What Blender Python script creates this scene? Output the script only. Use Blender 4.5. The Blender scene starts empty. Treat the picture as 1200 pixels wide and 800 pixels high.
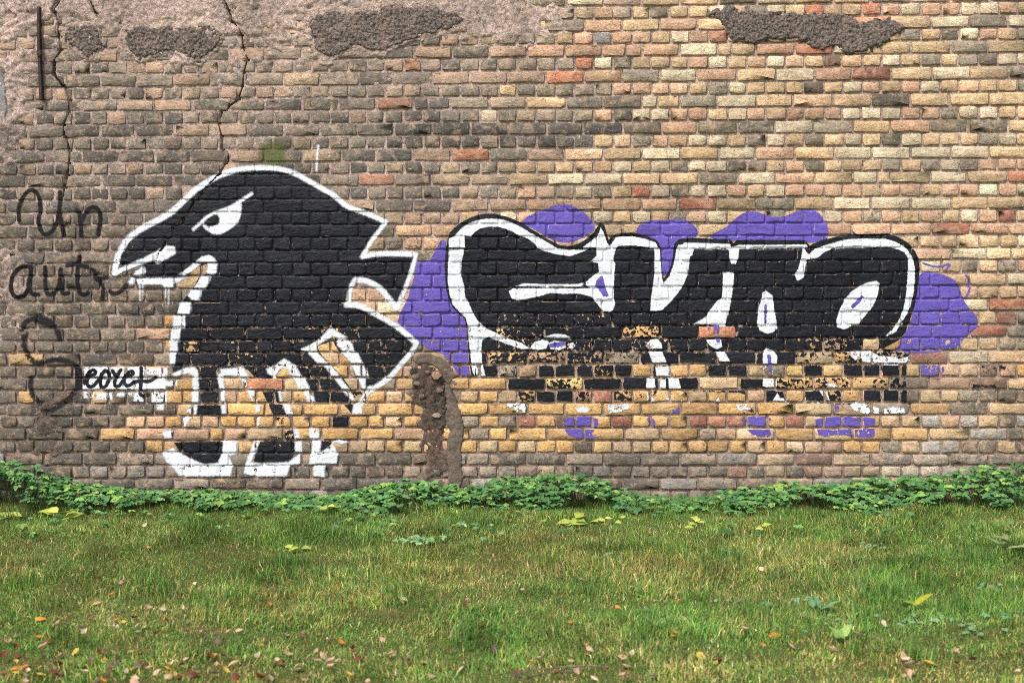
import bpy, math, random
import numpy as np
from mathutils import Vector

# ------------------------------------------------------------------ camera, sky, sun, exposure
S = 0.0055            # metres per photo pixel on the wall plane
DIST = 8.0            # camera to wall
CAMH = 1.6
FPX = DIST / S
HORIZON = 585 - CAMH / S
scene = bpy.context.scene
COL = scene.collection
cd = bpy.data.cameras.new('camera'); cam = bpy.data.objects.new('camera', cd); COL.objects.link(cam)
cam.location = (0, -DIST, CAMH); cam.rotation_euler = (math.radians(90), 0, 0)
cd.sensor_fit = 'HORIZONTAL'; cd.sensor_width = 36; cd.lens = 36 * FPX / 1200
cd.shift_y = -(400 - HORIZON) / 1200
cd.clip_start = 0.1; cd.clip_end = 6000
cd.dof.use_dof = True; cd.dof.focus_distance = DIST - 0.1; cd.dof.aperture_fstop = 2.8
scene.camera = cam

SUN_EL, SUN_AZ = 50, -30      # degrees; azimuth measured from behind the camera, minus = from the left
w = bpy.data.worlds.new('World'); scene.world = w; w.use_nodes = True
wn = w.node_tree.nodes; wl = w.node_tree.links
sky = wn.new('ShaderNodeTexSky'); sky.sky_type = 'NISHITA'; sky.sun_disc = False
sky.sun_elevation = math.radians(SUN_EL); sky.sun_rotation = math.radians(180 - SUN_AZ)
sky.air_density = 1.0; sky.dust_density = 2.5; sky.ozone_density = 1.0
bg = wn['Background']; wl.new(sky.outputs[0], bg.inputs[0]); bg.inputs[1].default_value = 0.10
sd = bpy.data.lights.new('sun', 'SUN'); sd.energy = 1.5; sd.angle = math.radians(11); sd.color = (1.0, 0.96, 0.91)
so = bpy.data.objects.new('sun', sd); COL.objects.link(so)
el, az = math.radians(SUN_EL), math.radians(SUN_AZ)
so.rotation_euler = (-Vector((math.sin(az) * math.cos(el), -math.cos(az) * math.cos(el), math.sin(el)))).to_track_quat('-Z', 'Y').to_euler()
so.location = (-2, -6, 9)
vs = scene.view_settings
vs.view_transform = 'Standard'; vs.look = 'None'; vs.exposure = 1.14; vs.gamma = 1; vs.use_curve_mapping = False
scene.cycles.transparent_max_bounces = 12; scene.cycles.filter_width = 0.9; scene.cycles.use_denoising = False; scene.cycles.max_bounces = 5; scene.cycles.diffuse_bounces = 3

rng = np.random.default_rng(7); random.seed(7)

# ------------------------------------------------------------------ helpers
def lin(c):
    c = np.asarray(c, float) / 255.0
    return np.where(c <= 0.04045, c / 12.92, ((c + 0.055) / 1.055) ** 2.4)
def smooth(a, b, x):
    t = np.clip((x - a) / (b - a), 0, 1); return t * t * (3 - 2 * t)
_tab = np.random.default_rng(11).random((256, 256))
def vnoise(x, y):
    xi = np.floor(x).astype(int); yi = np.floor(y).astype(int); fx = x - xi; fy = y - yi
    fx = fx * fx * (3 - 2 * fx); fy = fy * fy * (3 - 2 * fy)
    g = lambda a, b: _tab[a & 255, b & 255]
    return (g(xi, yi) * (1 - fx) + g(xi + 1, yi) * fx) * (1 - fy) + (g(xi, yi + 1) * (1 - fx) + g(xi + 1, yi + 1) * fx) * fy
def fbm(x, y, o=4, r=0.5):
    t = 0; a = 1; s = 0
    for k in range(o):
        t = t + a * vnoise(x * 2 ** k + 17.3 * k, y * 2 ** k + 41.7 * k); s += a; a *= r
    return t / s
def wx(px): return (np.asarray(px, float) - 600) * S
def wz(py): return (585 - np.asarray(py, float)) * S
def gpt(px, py):                                    # point of the lawn seen at a photo pixel
    d = CAMH * FPX / (py - HORIZON); return (px - 600) * d / FPX, d - DIST
def mesh_np(name, verts, faces4=None, faces3=None):
    me = bpy.data.meshes.new(name)
    nv = len(verts); f4 = np.zeros((0, 4), int) if faces4 is None else np.asarray(faces4, int)
    f3 = np.zeros((0, 3), int) if faces3 is None else np.asarray(faces3, int)
    me.vertices.add(nv); me.vertices.foreach_set('co', np.asarray(verts, np.float32).ravel())
    li = np.concatenate([f4.ravel(), f3.ravel()]); me.loops.add(len(li)); me.loops.foreach_set('vertex_index', li.astype(np.int32))
    tot = np.concatenate([np.full(len(f4), 4), np.full(len(f3), 3)]); st = np.concatenate([[0], np.cumsum(tot)[:-1]])
    me.polygons.add(len(tot)); me.polygons.foreach_set('loop_start', st.astype(np.int32)); me.polygons.foreach_set('loop_total', tot.astype(np.int32))
    me.update(calc_edges=True); return me
def colattr(me, name, rgba):
    a = me.color_attributes.new(name, 'FLOAT_COLOR', 'POINT'); a.data.foreach_set('color', np.asarray(rgba, np.float32).ravel())
def fattr(me, name, v):
    a = me.attributes.new(name, 'FLOAT', 'POINT'); a.data.foreach_set('value', np.asarray(v, np.float32).ravel())
def link(name, me, m, parent=None, shade=False, **props):
    o = bpy.data.objects.new(name, me); COL.objects.link(o)
    if m and not me.materials: me.materials.append(m)
    if shade: me.polygons.foreach_set('use_smooth', np.ones(len(me.polygons), bool))
    if parent: o.parent = parent
    for k, v in props.items(): o[k] = v
    return o
def empty(name, loc=(0, 0, 0), **props):
    o = bpy.data.objects.new(name, None); COL.objects.link(o); o.location = loc; o.empty_display_size = 0.1
    for k, v in props.items(): o[k] = v
    return o

class NT:
    def __init__(s, name):
        s.m = bpy.data.materials.new(name); s.m.use_nodes = True; s.n = s.m.node_tree.nodes; s.l = s.m.node_tree.links
        s.b = s.n['Principled BSDF']; s.out = s.n['Material Output']
        s.pos = s.n.new('ShaderNodeNewGeometry').outputs['Position']
    def put(s, sock, v):
        if hasattr(v, 'links') or isinstance(v, bpy.types.NodeSocket): s.l.new(v, sock)
        else: sock.default_value = v
    def noise(s, scale, detail=4, rough=0.55, vec=None, dist=0.0):
        n = s.n.new('ShaderNodeTexNoise'); n.inputs['Scale'].default_value = scale; n.inputs['Detail'].default_value = detail
        n.inputs['Roughness'].default_value = rough; n.inputs['Distortion'].default_value = dist
        s.l.new(vec or s.pos, n.inputs['Vector']); return n.outputs['Fac']
    def math(s, op, a, b=0.0, c=0.0, clamp=False):
        n = s.n.new('ShaderNodeMath'); n.operation = op; n.use_clamp = clamp
        s.put(n.inputs[0], a); s.put(n.inputs[1], b); s.put(n.inputs[2], c); return n.outputs[0]
    def ramp(s, v, a, b, lo=0.0, hi=1.0):
        n = s.n.new('ShaderNodeMapRange'); n.interpolation_type = 'SMOOTHSTEP'
        s.put(n.inputs['Value'], v); s.put(n.inputs['From Min'], a); s.put(n.inputs['From Max'], b)
        s.put(n.inputs['To Min'], lo); s.put(n.inputs['To Max'], hi); return n.outputs[0]
    def mix(s, f, a, b, mode='MIX'):
        n = s.n.new('ShaderNodeMix'); n.data_type = 'RGBA'; n.blend_type = mode
        s.put(n.inputs[0], f)
        for i, v in ((6, a), (7, b)):
            if isinstance(v, bpy.types.NodeSocket): s.l.new(v, n.inputs[i])
            else: n.inputs[i].default_value = (*v[:3], 1)
        return n.outputs[2]
    def attr(s, name, out='Color'):
        n = s.n.new('ShaderNodeAttribute'); n.attribute_name = name; return n.outputs[out]
    def bump(s, h, dist, strength=1.0, prev=None):
        n = s.n.new('ShaderNodeBump'); n.inputs['Distance'].default_value = dist; n.inputs['Strength'].default_value = strength
        s.l.new(h, n.inputs['Height'])
        if prev: s.l.new(prev, n.inputs['Normal'])
        return n.outputs[0]
    def fin(s, color, rough=0.9, normal=None, spec=0.3):
        s.put(s.b.inputs['Base Color'], color if isinstance(color, bpy.types.NodeSocket) else (*color[:3], 1))
        s.put(s.b.inputs['Roughness'], rough); s.b.inputs['Specular IOR Level'].default_value = spec
        if normal: s.l.new(normal, s.b.inputs['Normal'])
        return s.m

def brick_relief(t):
    mp = t.n.new('ShaderNodeMapping'); mp.inputs['Scale'].default_value = (0.7, 1, 1.35); mp.inputs['Rotation'].default_value = (0, 0.2, 0); t.l.new(t.pos, mp.inputs[0])
    n1 = t.noise(30, 6, 0.62, mp.outputs[0], 0.5); n2 = t.noise(130, 3, 0.65, mp.outputs[0]); n3 = t.noise(62, 2, 0.5, dist=0.8)
    pits = t.ramp(n3, 0.27, 0.36)
    b = t.bump(n1, 0.009); b = t.bump(pits, 0.003, 0.8, b); b = t.bump(n2, 0.0022, 1.0, b)
    return n1, n2, pits, b
def stain(t):                                      # rain-washed soot that runs over bricks and joints alike
    mp = t.n.new('ShaderNodeMapping'); mp.inputs['Scale'].default_value = (1.0, 1.0, 0.55); t.l.new(t.pos, mp.inputs[0])
    return t.ramp(t.noise(2.6, 6, 0.62, mp.outputs[0], 0.4), 0.36, 0.66, 1.06, 0.70)

def mat_brick():
    t = NT('fired_brick'); n1, n2, pits, b = brick_relief(t)
    base = t.attr('col'); soot = t.attr('col', 'Alpha')
    g = t.math('MULTIPLY', t.ramp(n1, 0.28, 0.72, 0.74, 1.22), t.ramp(n2, 0.34, 0.66, 0.66, 1.26)); g = t.math('MULTIPLY', g, stain(t))
    vm = t.n.new('ShaderNodeVectorMath'); vm.operation = 'SCALE'; t.l.new(base, vm.inputs[0]); t.l.new(g, vm.inputs['Scale']); c = vm.outputs[0]
    warm = t.noise(13, 4, 0.6, dist=0.8); c = t.mix(t.ramp(warm, 0.48, 0.66, 0, 0.45), c, lin((204, 172, 138)))
    dark = t.noise(24, 7, 0.70, dist=0.5); th = t.math('SUBTRACT', 0.74, t.math('MULTIPLY', soot, 0.42))
    sm = t.ramp(dark, th, t.math('ADD', th, 0.14)); c = t.mix(t.math('MULTIPLY', sm, 0.80), c, lin((92, 85, 75)))
    big = t.noise(1.7, 5, 0.6, dist=0.6); c = t.mix(t.ramp(big, 0.46, 0.64, 0, 0.30), c, lin((140, 127, 114)))
    lime = t.noise(50, 6, 0.75, dist=0.3); c = t.mix(t.ramp(lime, 0.57, 0.70, 0, 0.75), c, lin((222, 204, 184)))
    c = t.mix(t.ramp(pits, 0.0, 0.9, 0.6, 0.0), c, lin((70, 58, 48)))
    return t.fin(c, 0.92, b, 0.2)

def mat_mortar():
    t = NT('old_lime_mortar'); n1 = t.noise(40, 8, 0.68); n2 = t.noise(210, 5, 0.65); base = t.attr('col')
    g = t.math('MULTIPLY', t.ramp(n1, 0.3, 0.7, 0.48, 1.45), t.ramp(n2, 0.32, 0.68, 0.58, 1.4))
    vm = t.n.new('ShaderNodeVectorMath'); vm.operation = 'SCALE'; t.l.new(base, vm.inputs[0]); t.l.new(g, vm.inputs['Scale'])
    g2 = t.math('MULTIPLY', g, stain(t)); t.l.new(g2, vm.inputs['Scale'])
    b = t.bump(n1, 0.014); b = t.bump(n2, 0.004, 1, b)
    return t.fin(vm.outputs[0], 0.95, b, 0.2)

def mat_rough():
    t = NT('roughcast_render'); n1 = t.noise(60, 8, 0.75); n2 = t.noise(170, 6, 0.75); big = t.noise(9, 4, 0.6)
    c = t.mix(t.ramp(n1, 0.36, 0.62), lin((84, 77, 73)), lin((172, 156, 144))); c = t.mix(t.ramp(n2, 0.56, 0.68), c, lin((206, 186, 172)))
    c = t.mix(t.ramp(n2, 0.42, 0.34), c, lin((46, 42, 42))); c = t.mix(t.ramp(big, 0.50, 0.66, 0, 0.6), c, lin((190, 165, 148)))
    b = t.bump(n1, 0.03); b = t.bump(n2, 0.012, 1, b)
    return t.fin(c, 0.95, b, 0.15)

def mat_smoothrender(name, rgb, amt=1.0):
    t = NT(name); n1 = t.noise(18, 6, 0.6); n2 = t.noise(120, 6, 0.65)
    g = t.math('MULTIPLY', t.ramp(n1, 0.3, 0.7, 0.78, 1.2), t.ramp(n2, 0.3, 0.7, 0.8, 1.2))
    vm = t.n.new('ShaderNodeVectorMath'); vm.operation = 'SCALE'; vm.inputs[0].default_value = tuple(lin(rgb)); t.l.new(g, vm.inputs['Scale'])
    b = t.bump(n1, 0.02 * amt); b = t.bump(n2, 0.004 * amt, 1, b)
    return t.fin(vm.outputs[0], 0.92, b, 0.2)

def mat_paint(name, rgb, soft, rough=0.55, spec=0.4, dirt=0.25, dirtc=(120, 105, 92), jit=1.0, cover=1.0):
    """paint film: attribute d = pixels inside the painted edge, wear = how far it has flaked here"""
    t = NT(name); n1, n2, pits, b = brick_relief(t)
    d = t.attr('d', 'Fac'); wear = t.attr('wear', 'Fac')
    e = t.noise(60, 5, 0.6); d2 = t.math('ADD', d, t.math('MULTIPLY', t.math('SUBTRACT', e, 0.5), 4.0 * jit))
    spk = t.noise(420, 3, 0.6)
    d3 = t.math('ADD', d2, t.math('MULTIPLY', t.math('SUBTRACT', spk, 0.5), 3.0 * soft))
    a = t.ramp(d3, -soft, soft)
    fl = t.noise(36, 5, 0.60, dist=0.5); th = t.ramp(wear, 0.0, 1.0, 0.235, 0.80)
    lw = t.n.new('ShaderNodeMapRange'); t.put(lw.inputs['Value'], wear); t.put(lw.inputs['To Min'], 0.235); t.put(lw.inputs['To Max'], 0.80); th = lw.outputs[0]
    a2 = t.ramp(fl, t.math('SUBTRACT', th, 0.012), t.math('ADD', th, 0.012)); a = t.math('MULTIPLY', t.math('MULTIPLY', a, a2), cover)
    c = lin(rgb)
    cc = t.mix(t.ramp(n1, 0.3, 0.72, 0.0, 0.3), c, c * 0.72 if sum(rgb) > 150 else c * 2.2)
    bg_ = t.noise(6, 5, 0.6, dist=0.7); cc = t.mix(t.ramp(bg_, 0.42, 0.68, 0, 0.55), cc, c * 0.74 if sum(rgb) > 150 else c * 2.4 + 0.004)
    dn = t.noise(90, 7, 0.7); cc = t.mix(t.ramp(dn, 0.60, 0.72, 0, dirt), cc, lin(dirtc))
    fb = t.bump(a2, 0.0012, 1.0, b)
    t.fin(cc, rough, fb, spec)
    tr = t.n.new('ShaderNodeBsdfTransparent'); mx = t.n.new('ShaderNodeMixShader'); t.l.new(a, mx.inputs[0])
    t.l.new(tr.outputs[0], mx.inputs[1]); t.l.new(t.b.outputs[0], mx.inputs[2]); t.l.new(mx.outputs[0], t.out.inputs['Surface'])
    return t.m

def mat_leafy(name, rough=0.55, trans=0.25):
    t = NT(name); c = t.attr('col'); n = t.noise(120, 4, 0.6)
    vm = t.n.new('ShaderNodeVectorMath'); vm.operation = 'SCALE'; t.l.new(c, vm.inputs[0]); t.l.new(t.ramp(n, 0.3, 0.7, 0.8, 1.2), vm.inputs['Scale'])
    t.fin(vm.outputs[0], rough, None, 0.35)
    tl = t.n.new('ShaderNodeBsdfTranslucent'); t.l.new(vm.outputs[0], tl.inputs[0]); mx = t.n.new('ShaderNodeMixShader'); mx.inputs[0].default_value = trans
    t.l.new(t.b.outputs[0], mx.inputs[1]); t.l.new(tl.outputs[0], mx.inputs[2]); t.l.new(mx.outputs[0], t.out.inputs['Surface'])
    return t.m

M_BRICK = mat_brick(); M_MORTAR = mat_mortar(); M_ROUGH = mat_rough()
M_PATCH = mat_smoothrender('brown_render', (110, 97, 85)); M_GREYP = mat_smoothrender('grey_render', (140, 136, 134))

# ------------------------------------------------------------------ signed distance tools (photo pixels, on the wall plane)
X0, Y0, X1, Y1 = -10, -20, 1210, 600
GX = np.arange(X0, X1 + 1, dtype=float); GY = np.arange(Y0, Y1 + 1, dtype=float)
def chaikin(P, n=2, closed=True):
    P = np.asarray(P, float)
    for _ in range(n):
        Q = np.roll(P, -1, 0) if closed else P[1:]; A = P if closed else P[:-1]
        R = np.empty((2 * len(A), 2)); R[0::2] = A * .75 + Q * .25; R[1::2] = A * .25 + Q * .75
        P = R if closed else np.vstack([P[:1], R, P[-1:]])
    return P
def segdist(P, X, Y, closed):
    best = np.full(X.shape, 1e9)
    n = len(P)
    for i in range(n if closed else n - 1):
        ax, ay = P[i]; bx, by = P[(i + 1) % n]; dx, dy = bx - ax, by - ay; L = dx * dx + dy * dy + 1e-9
        t = np.clip(((X - ax) * dx + (Y - ay) * dy) / L, 0, 1)
        best = np.minimum(best, (X - ax - t * dx) ** 2 + (Y - ay - t * dy) ** 2)
    return np.sqrt(best)
class Field:
    def __init__(s): s.d = np.full((len(GY), len(GX)), -9.0)
    def _win(s, P, pad):
        x0 = int(max(X0, math.floor(P[:, 0].min() - pad))); x1 = int(min(X1, math.ceil(P[:, 0].max() + pad)))
        y0 = int(max(Y0, math.floor(P[:, 1].min() - pad))); y1 = int(min(Y1, math.ceil(P[:, 1].max() + pad)))
        sl = (slice(y0 - Y0, y1 - Y0 + 1), slice(x0 - X0, x1 - X0 + 1))
        X, Y = np.meshgrid(GX[sl[1]], GY[sl[0]]); return sl, X, Y
    def sd(s, P, smoothn=0):
        P = np.asarray(P, float); P = chaikin(P, smoothn) if smoothn else P
        sl, X, Y = s._win(P, 9); D = segdist(P, X, Y, True); ins = np.zeros(X.shape, bool); n = len(P)
        for i in range(n):
            ax, ay = P[i]; bx, by = P[(i + 1) % n]
            if ay == by: continue
            c = ((ay > Y) != (by > Y)) & (X < (bx - ax) * (Y - ay) / (by - ay) + ax); ins ^= c
        return sl, np.where(ins, D, -D)
    def poly(s, P, smoothn=0):
        sl, D = s.sd(P, smoothn); s.d[sl] = np.maximum(s.d[sl], D); return s
    def cut(s, P, smoothn=0):
        sl, D = s.sd(P, smoothn); s.d[sl] = np.minimum(s.d[sl], -D); return s
    def stroke(s, P, wd, smoothn=1):
        P = np.asarray(P, float); P = chaikin(P, smoothn, False) if smoothn else P
        sl, X, Y = s._win(P, wd / 2 + 9); D = wd / 2 - segdist(P, X, Y, False); s.d[sl] = np.maximum(s.d[sl], D); return s
    def box(s, x0, y0, x1, y1): return s.poly([(x0, y0), (x1, y0), (x1, y1), (x0, y1)])

# ------------------------------------------------------------------ the wall: coursing read from the photograph
LEFTL = [574,560,545,530,515.5,501,487,472.5,457.5,442.5,428,413,399,384,369,354,339,323.5,308.5,294,279,264,249.5,234.5,219.5,205,191,176,161,146,131,117,102.5,87,72.5,57.5,43,28.5,14]
RIGHTL = [574,559,545.5,531,516,501,486,471,456,441,426,410.5,395,380,364.5,350,334.5,319,304,290,275,260.5,245,230,214.5,200,185.5,170.5,155,139.5,124,108,93,77,62,47,32,17,2]
def cline(k, x):                                   # y (px) of bed joint k at x
    x = np.asarray(x, float)
    if k < 0: l = 574 - 15 * k; r = 574 - 15 * k
    elif k < len(LEFTL): l, r = LEFTL[k], RIGHTL[k]
    else: l = LEFTL[-1] - 14.75 * (k - len(LEFTL) + 1); r = RIGHTL[-1] - 15.1 * (k - len(RIGHTL) + 1)
    t = np.clip((x - 150) / 1000, -0.5, 1.5); return l + (r - l) * t + 0.9 * (vnoise(x / 60.0 + 9 * k, np.full_like(x, k * 1.7)) - 0.5)
JA = [30.5,75,117.5,159,203,246,289,332,375,419.5,462,506,550.5,595,640,684,729,774,818,864,909,954,999,1044,1091,1136,1181]
while JA[0] > -420: JA.insert(0, JA[0] - 44)
while JA[-1] < 1620: JA.append(JA[-1] + 45)
JA = np.array(JA); JB = (JA[1:] + JA[:-1]) / 2
ALLJ = np.sort(np.concatenate([JA, JB])); JH = (ALLJ[1:] + ALLJ[:-1]) / 2
K0, K1 = -3, 50

CRACKS = [([(70,-20),(70,0),(62,12),(70,25),(66,35),(72,50),(71,59),(62,68),(62,87),(73,100),(80,110),(81,125),(79,140),(70,150),(78,163),(81,175),(80,198),(77,215),(73,228)], 2.4),
          ([(258,-20),(262,0),(269,15),(271,25),(282,32),(285,57),(292,62),(286,82),(284,102),(279,117),(267,125),(259,132),(255,150),(260,160),(260,175),(267,185),(261,200),(250,210),(237,225),(226,237),(217,255),(202,268),(194,285),(183,300)], 1.9),
          ([(103,-20),(105,0),(110,12),(116,21)], 1.5)]

# the rough roundels of thrown-on render along the top
ROUGH = [[(71,30),(95,27),(117,27),(122,45),(120,62),(110,72),(92,66),(80,58),(74,45)],
         [(140,40),(148,30),(170,27),(215,28),(257,27),(263,40),(260,57),(248,66),(240,76),(222,73),(207,66),(190,67),(175,72),(160,72),(147,61)],
         [(355,24),(375,15),(395,10),(420,12),(450,5),(485,7),(525,5),(545,20),(541,32),(520,45),(490,47),(465,57),(440,65),(420,57),(405,60),(392,76),(375,67),(365,52),(360,37)],
         [(822,14),(845,8),(880,6),(900,13),(932,12),(1000,15),(1012,25),(1025,20),(1040,18),(1063,25),(1062,34),(1050,45),(1040,58),(1010,64),(995,69),(982,57),(957,60),(937,50),(915,46),(900,47),(880,54),(855,50),(850,40),(836,24)]]
PATCH_ARC = [(482,420),(490,414),(506,413),(519,418),(529,428),(535,441),(530,447),(524,452),(518,445),(514,434),(500,426),(486,428)]
PATCH_STRIP = [(519,452),(524,447),(531,458),(538,472),(544,486),(546,505),(543,525),(542,545),(545,562),(538,575),(526,575),(523,560),(524,540),(522,520),(525,505),(520,490),(523,475)]

# smear of lime mortar over the brick faces, 0..1
def blob(x, y, cx, cy, rx, ry): return np.exp(-(((x - cx) / rx) ** 2 + ((y - cy) / ry) ** 2))
def smear(x, y):
    m = 0.08 + 0.12 * smooth(560, 330, x) * smooth(240, 60, y) + 0.22 * smooth(760, 560, x) * smooth(62, 15, y) + 0.12 * smooth(880, 700, x) * smooth(90, 20, y)
    m = m + 0.55 * blob(x, y, 590, 25, 75, 28) + 0.55 * blob(x, y, 150, -4, 140, 12) + 0.6 * blob(x, y, 12, 330, 28, 75) + 0.5 * blob(x, y, 5, 140, 25, 60)
    m = m + 0.62 * blob(x, y, 55, 500, 22, 50) + 0.72 * blob(x, y, 507, 520, 20, 60) + 0.75 * blob(x, y, 503, 450, 24, 32) + 0.22 * blob(x, y, 260, 40, 120, 45)
    m = m + 0.30 * smooth(545, 575, y) * smooth(560, 60, x)
    return np.clip(m, 0, 1)
def mortar_h(x, y):                                # metres proud (+) or behind (-) the mean brick face
    n = fbm(x / 13.0, y / 9.0, 4, 0.55); f = fbm(x / 3.1 + 50, y / 2.7, 3, 0.6)
    base = -0.0135 + 0.0055 * smooth(700, 300, x) * smooth(360, 200, y) + 0.005 * (f - 0.5)
    s = smooth(0.60, 0.86, n * 0.75 + smear(x, y) * 0.72)
    h = base + s * (0.0185 + 0.008 * (f - 0.4))
    h = h + 0.016 * blob(x, y, 500, 452, 18, 22) * (f * 1.6)
    h = h - 0.075 * smooth(9, 5, np.hypot((x - 517) * 1.25, y - 471))
    for P, wd in CRACKS:
        P = np.array(P, float); msk = (x > P[:, 0].min() - 6) & (x < P[:, 0].max() + 6) & (y < P[:, 1].max() + 6)
        if msk.any():
            dd = segdist(P, x[msk], y[msk], False) + 2.2 * (fbm(x[msk] / 4.0, y[msk] / 5.0, 3) - .5); h[msk] -= 0.07 * smooth(wd * 0.5 + 0.7, wd * 0.5 - 0.3, dd)
    return h

# colours of single bricks
PAL = dict(Y=(221,187,144), C=(230,209,174), P=(222,178,144), O=(210,140,108), R=(172,114,94), G=(160,147,126), K=(134,121,103),
           D=(112,106,98), T=(184,162,142), V=(230,181,118), B=(128,106,88), A=(180,171,160), N=(92,88,82))
ZONES = [  # x0,y0,x1,y1, weights
 (-999,-999,520,60,'TTTTPPGGAD'), (-999,60,520,92,'TTTPPGGYDT'), (-999,92,520,118,'TTGGYPDGPT'), (-999,118,320,250,'DDDGGGNBTPKT'), (320,118,530,250,'GGGDDTKKNTYD'),
 (520,-999,730,60,'TTTPPGYA'), (520,60,730,100,'TTPPGDGTO'), (520,100,700,140,'GGKTYGCG'), (520,140,690,182,'DDGNTDGP'), (520,182,620,250,'YYYGCPGT'),
 (690,-999,2999,240,'YYYYYYYYYCCCCCCPPPGGK'), (600,182,2999,300,'YYYYYYCCCPPG'), (-999,250,200,420,'DDDDGGKTB'), (-999,420,200,480,'DDDKGBBV'),
 (-999,480,110,530,'DDKGBG'), (110,480,220,530,'VVDGVKP'), (200,365,480,530,'VVVVVYYPVG'), (480,365,1060,530,'VVVVVVYYPGV'), (1060,300,2999,420,'YYYCCCPGGKY'),
 (1060,420,2999,470,'YVGGKYPB'), (1000,470,2999,530,'YAAGKTPYG'), (430,250,540,365,'YYPPGGC'), (-999,530,600,999,'TTGADDAB'), (600,530,900,999,'GGTADAKYB'), (900,530,2999,999,'AATYYGDACCYT'),
 (-999,-999,2999,999,'YYVGPT')]
SPEC = [(466,122,'O'),(450,212,'O'),(640,92,'O'),(841,45,'R'),(880,133,'P'),(961,10,'O'),(1027,10,'O'),(1007,24,'O'),(974,60,'O'),(975,72,'B'),(1020,87,'R'),(974,88,'P'),
 (932,117,'P'),(634,62,'P'),(720,60,'P'),(725,105,'P'),(786,105,'P'),(730,32,'P'),(760,45,'P'),(817,240,'R'),(772,238,'P'),(757,224,'O'),(720,240,'P'),(640,240,'P'),(680,238,'P'),
 (990,255,'P'),(993,268,'P'),(1040,268,'P'),(1131,268,'O'),(1124,220,'P'),(1177,220,'P'),(937,208,'P'),(985,222,'P'),(1190,205,'O'),(1180,253,'R'),(1180,357,'O'),(1177,372,'R'),
 (1150,385,'R'),(1010,386,'R'),(700,464,'R'),(685,464,'R'),(736,493,'R'),(816,494,'R'),(848,495,'B'),(838,494,'O'),(870,494,'R'),(942,493,'R'),(612,494,'R'),(622,493,'R'),(948,538,'R'),
 (944,553,'R'),(970,553,'P'),(875,553,'R'),(870,567,'B'),(310,448,'O'),(285,508,'P'),(245,508,'V'),(255,493,'P'),(158,493,'P'),(1080,418,'R'),(1095,418,'R'),(838,386,'O'),(672,492,'B'),
 (230,92,'P'),(220,95,'P'),(190,80,'P'),(152,80,'P'),(290,64,'P'),(175,123,'P'),(213,122,'P'),(418,136,'P'),(480,182,'P'),(550,182,'O'),(525,182,'P'),(640,182,'P'),(690,182,'P'),
 (540,92,'P'),(525,62,'P'),(585,62,'P'),(487,78,'O'),(520,108,'G'),(305,108,'P'),(337,108,'P'),(240,150,'P'),(220,150,'P'),(268,152,'P'),(20,138,'P'),(12,65,'P'),(490,270,'P'),(515,272,'P'),
 (425,240,'P'),(1150,25,'G'),(1108,38,'Y'),(1118,40,'K'),(720,150,'N'),(665,150,'N'),(613,150,'N'),(565,150,'N'),(535,150,'N'),(770,150,'K'),(875,150,'G'),(640,148,'D'),(1040,162,'K'),(945,163,'K'),
 (970,148,'G'),(1110,145,'K'),(1160,145,'G'),(885,118,'C'),(1190,70,'C'),(862,92,'C'),(795,92,'C'),(835,90,'P'),(735,120,'K'),(830,120,'G'),(1175,130,'Y'),(1040,177,'C'),(1085,177,'C'),(1130,177,'C'),
 (105,153,'N'),(135,153,'N'),(180,153,'D'),(110,182,'N'),(165,182,'D'),(215,182,'N'),(430,182,'N'),(465,182,'N'),(540,150,'N'),(500,150,'N'),(575,150,'N')]
def lookup(x, y):
    for a, b, c, d, wts in ZONES:
        if a <= x < c and b <= y < d: return wts[rng.integers(len(wts))]
    return 'Y'

def clip_half(P, n, c):                            # keep n.p <= c
    out = []
    for i in range(len(P)):
        a, b = P[i], P[(i + 1) % len(P)]; da, db = a @ n - c, b @ n - c
        if da <= 0: out.append(a)
        if (da < 0 < db) or (db < 0 < da): out.append(a + (b - a) * (da / (da - db)))
    return np.array(out)
def brick_outline(x0, x1, k, j=0.5):
    L, R = x0 + 1.4 + rng.random() * 0.5, x1 - 1.4 - rng.random() * 0.5; mid = (L + R) / 2
    yb = cline(k, np.array([L, mid, R])) - 1.25 - rng.random(3) * 0.5; yt = cline(k + 1, np.array([L, mid, R])) + 1.15 + rng.random(3) * 0.5
    c = 0.35 + rng.random((4, 2)) ** 2 * 1.4
    for q in range(4):
        if rng.random() < 0.17: c[q] += rng.random() * np.array([2.6, 1.7])
    P = np.array([(L, yt[0] + c[0, 1]), (L + c[0, 0], yt[0]), (mid, yt[1]), (R - c[1, 0], yt[2]), (R, yt[2] + c[1, 1]),
                  (R, yb[2] - c[2, 1]), (R - c[2, 0], yb[2]), (mid, yb[1]), (L + c[3, 0], yb[0]), (L, yb[0] - c[3, 1])])
    return P + rng.normal(0, 0.42, P.shape)

BR = []                                            # every brick of the wall
for k in range(K0, K1):
    ym = float(cline(k, np.array([600.0]))[0]) - 7.5
    stretcher = k % 2 == 0
    J = (JA if k % 4 == 0 else JB) if stretcher else JH
    jit = rng.normal(0, 0.9 if stretcher else 0.7, len(J))
    J = J + jit
    for i in range(len(J) - 1):
        a, b = J[i], J[i + 1]; xc = (a + b) / 2
        if xc < -400 or xc > 1600: continue
        yc = float(cline(k, np.array([xc]))[0]) - 7.5
        spans = [(a, b)]
        if stretcher and rng.random() < 0.03: m = a + (b - a) * rng.uniform(.35, .65); spans = [(a, m), (m, b)]
        for (p, q) in spans:
            BR.append(dict(k=k, x=(p + q) / 2, y=yc, st=stretcher and len(spans) == 1, P=brick_outline(p, q, k), frame=(-5 < (p + q) / 2 < 1205 and -8 < yc < 590)))
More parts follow.
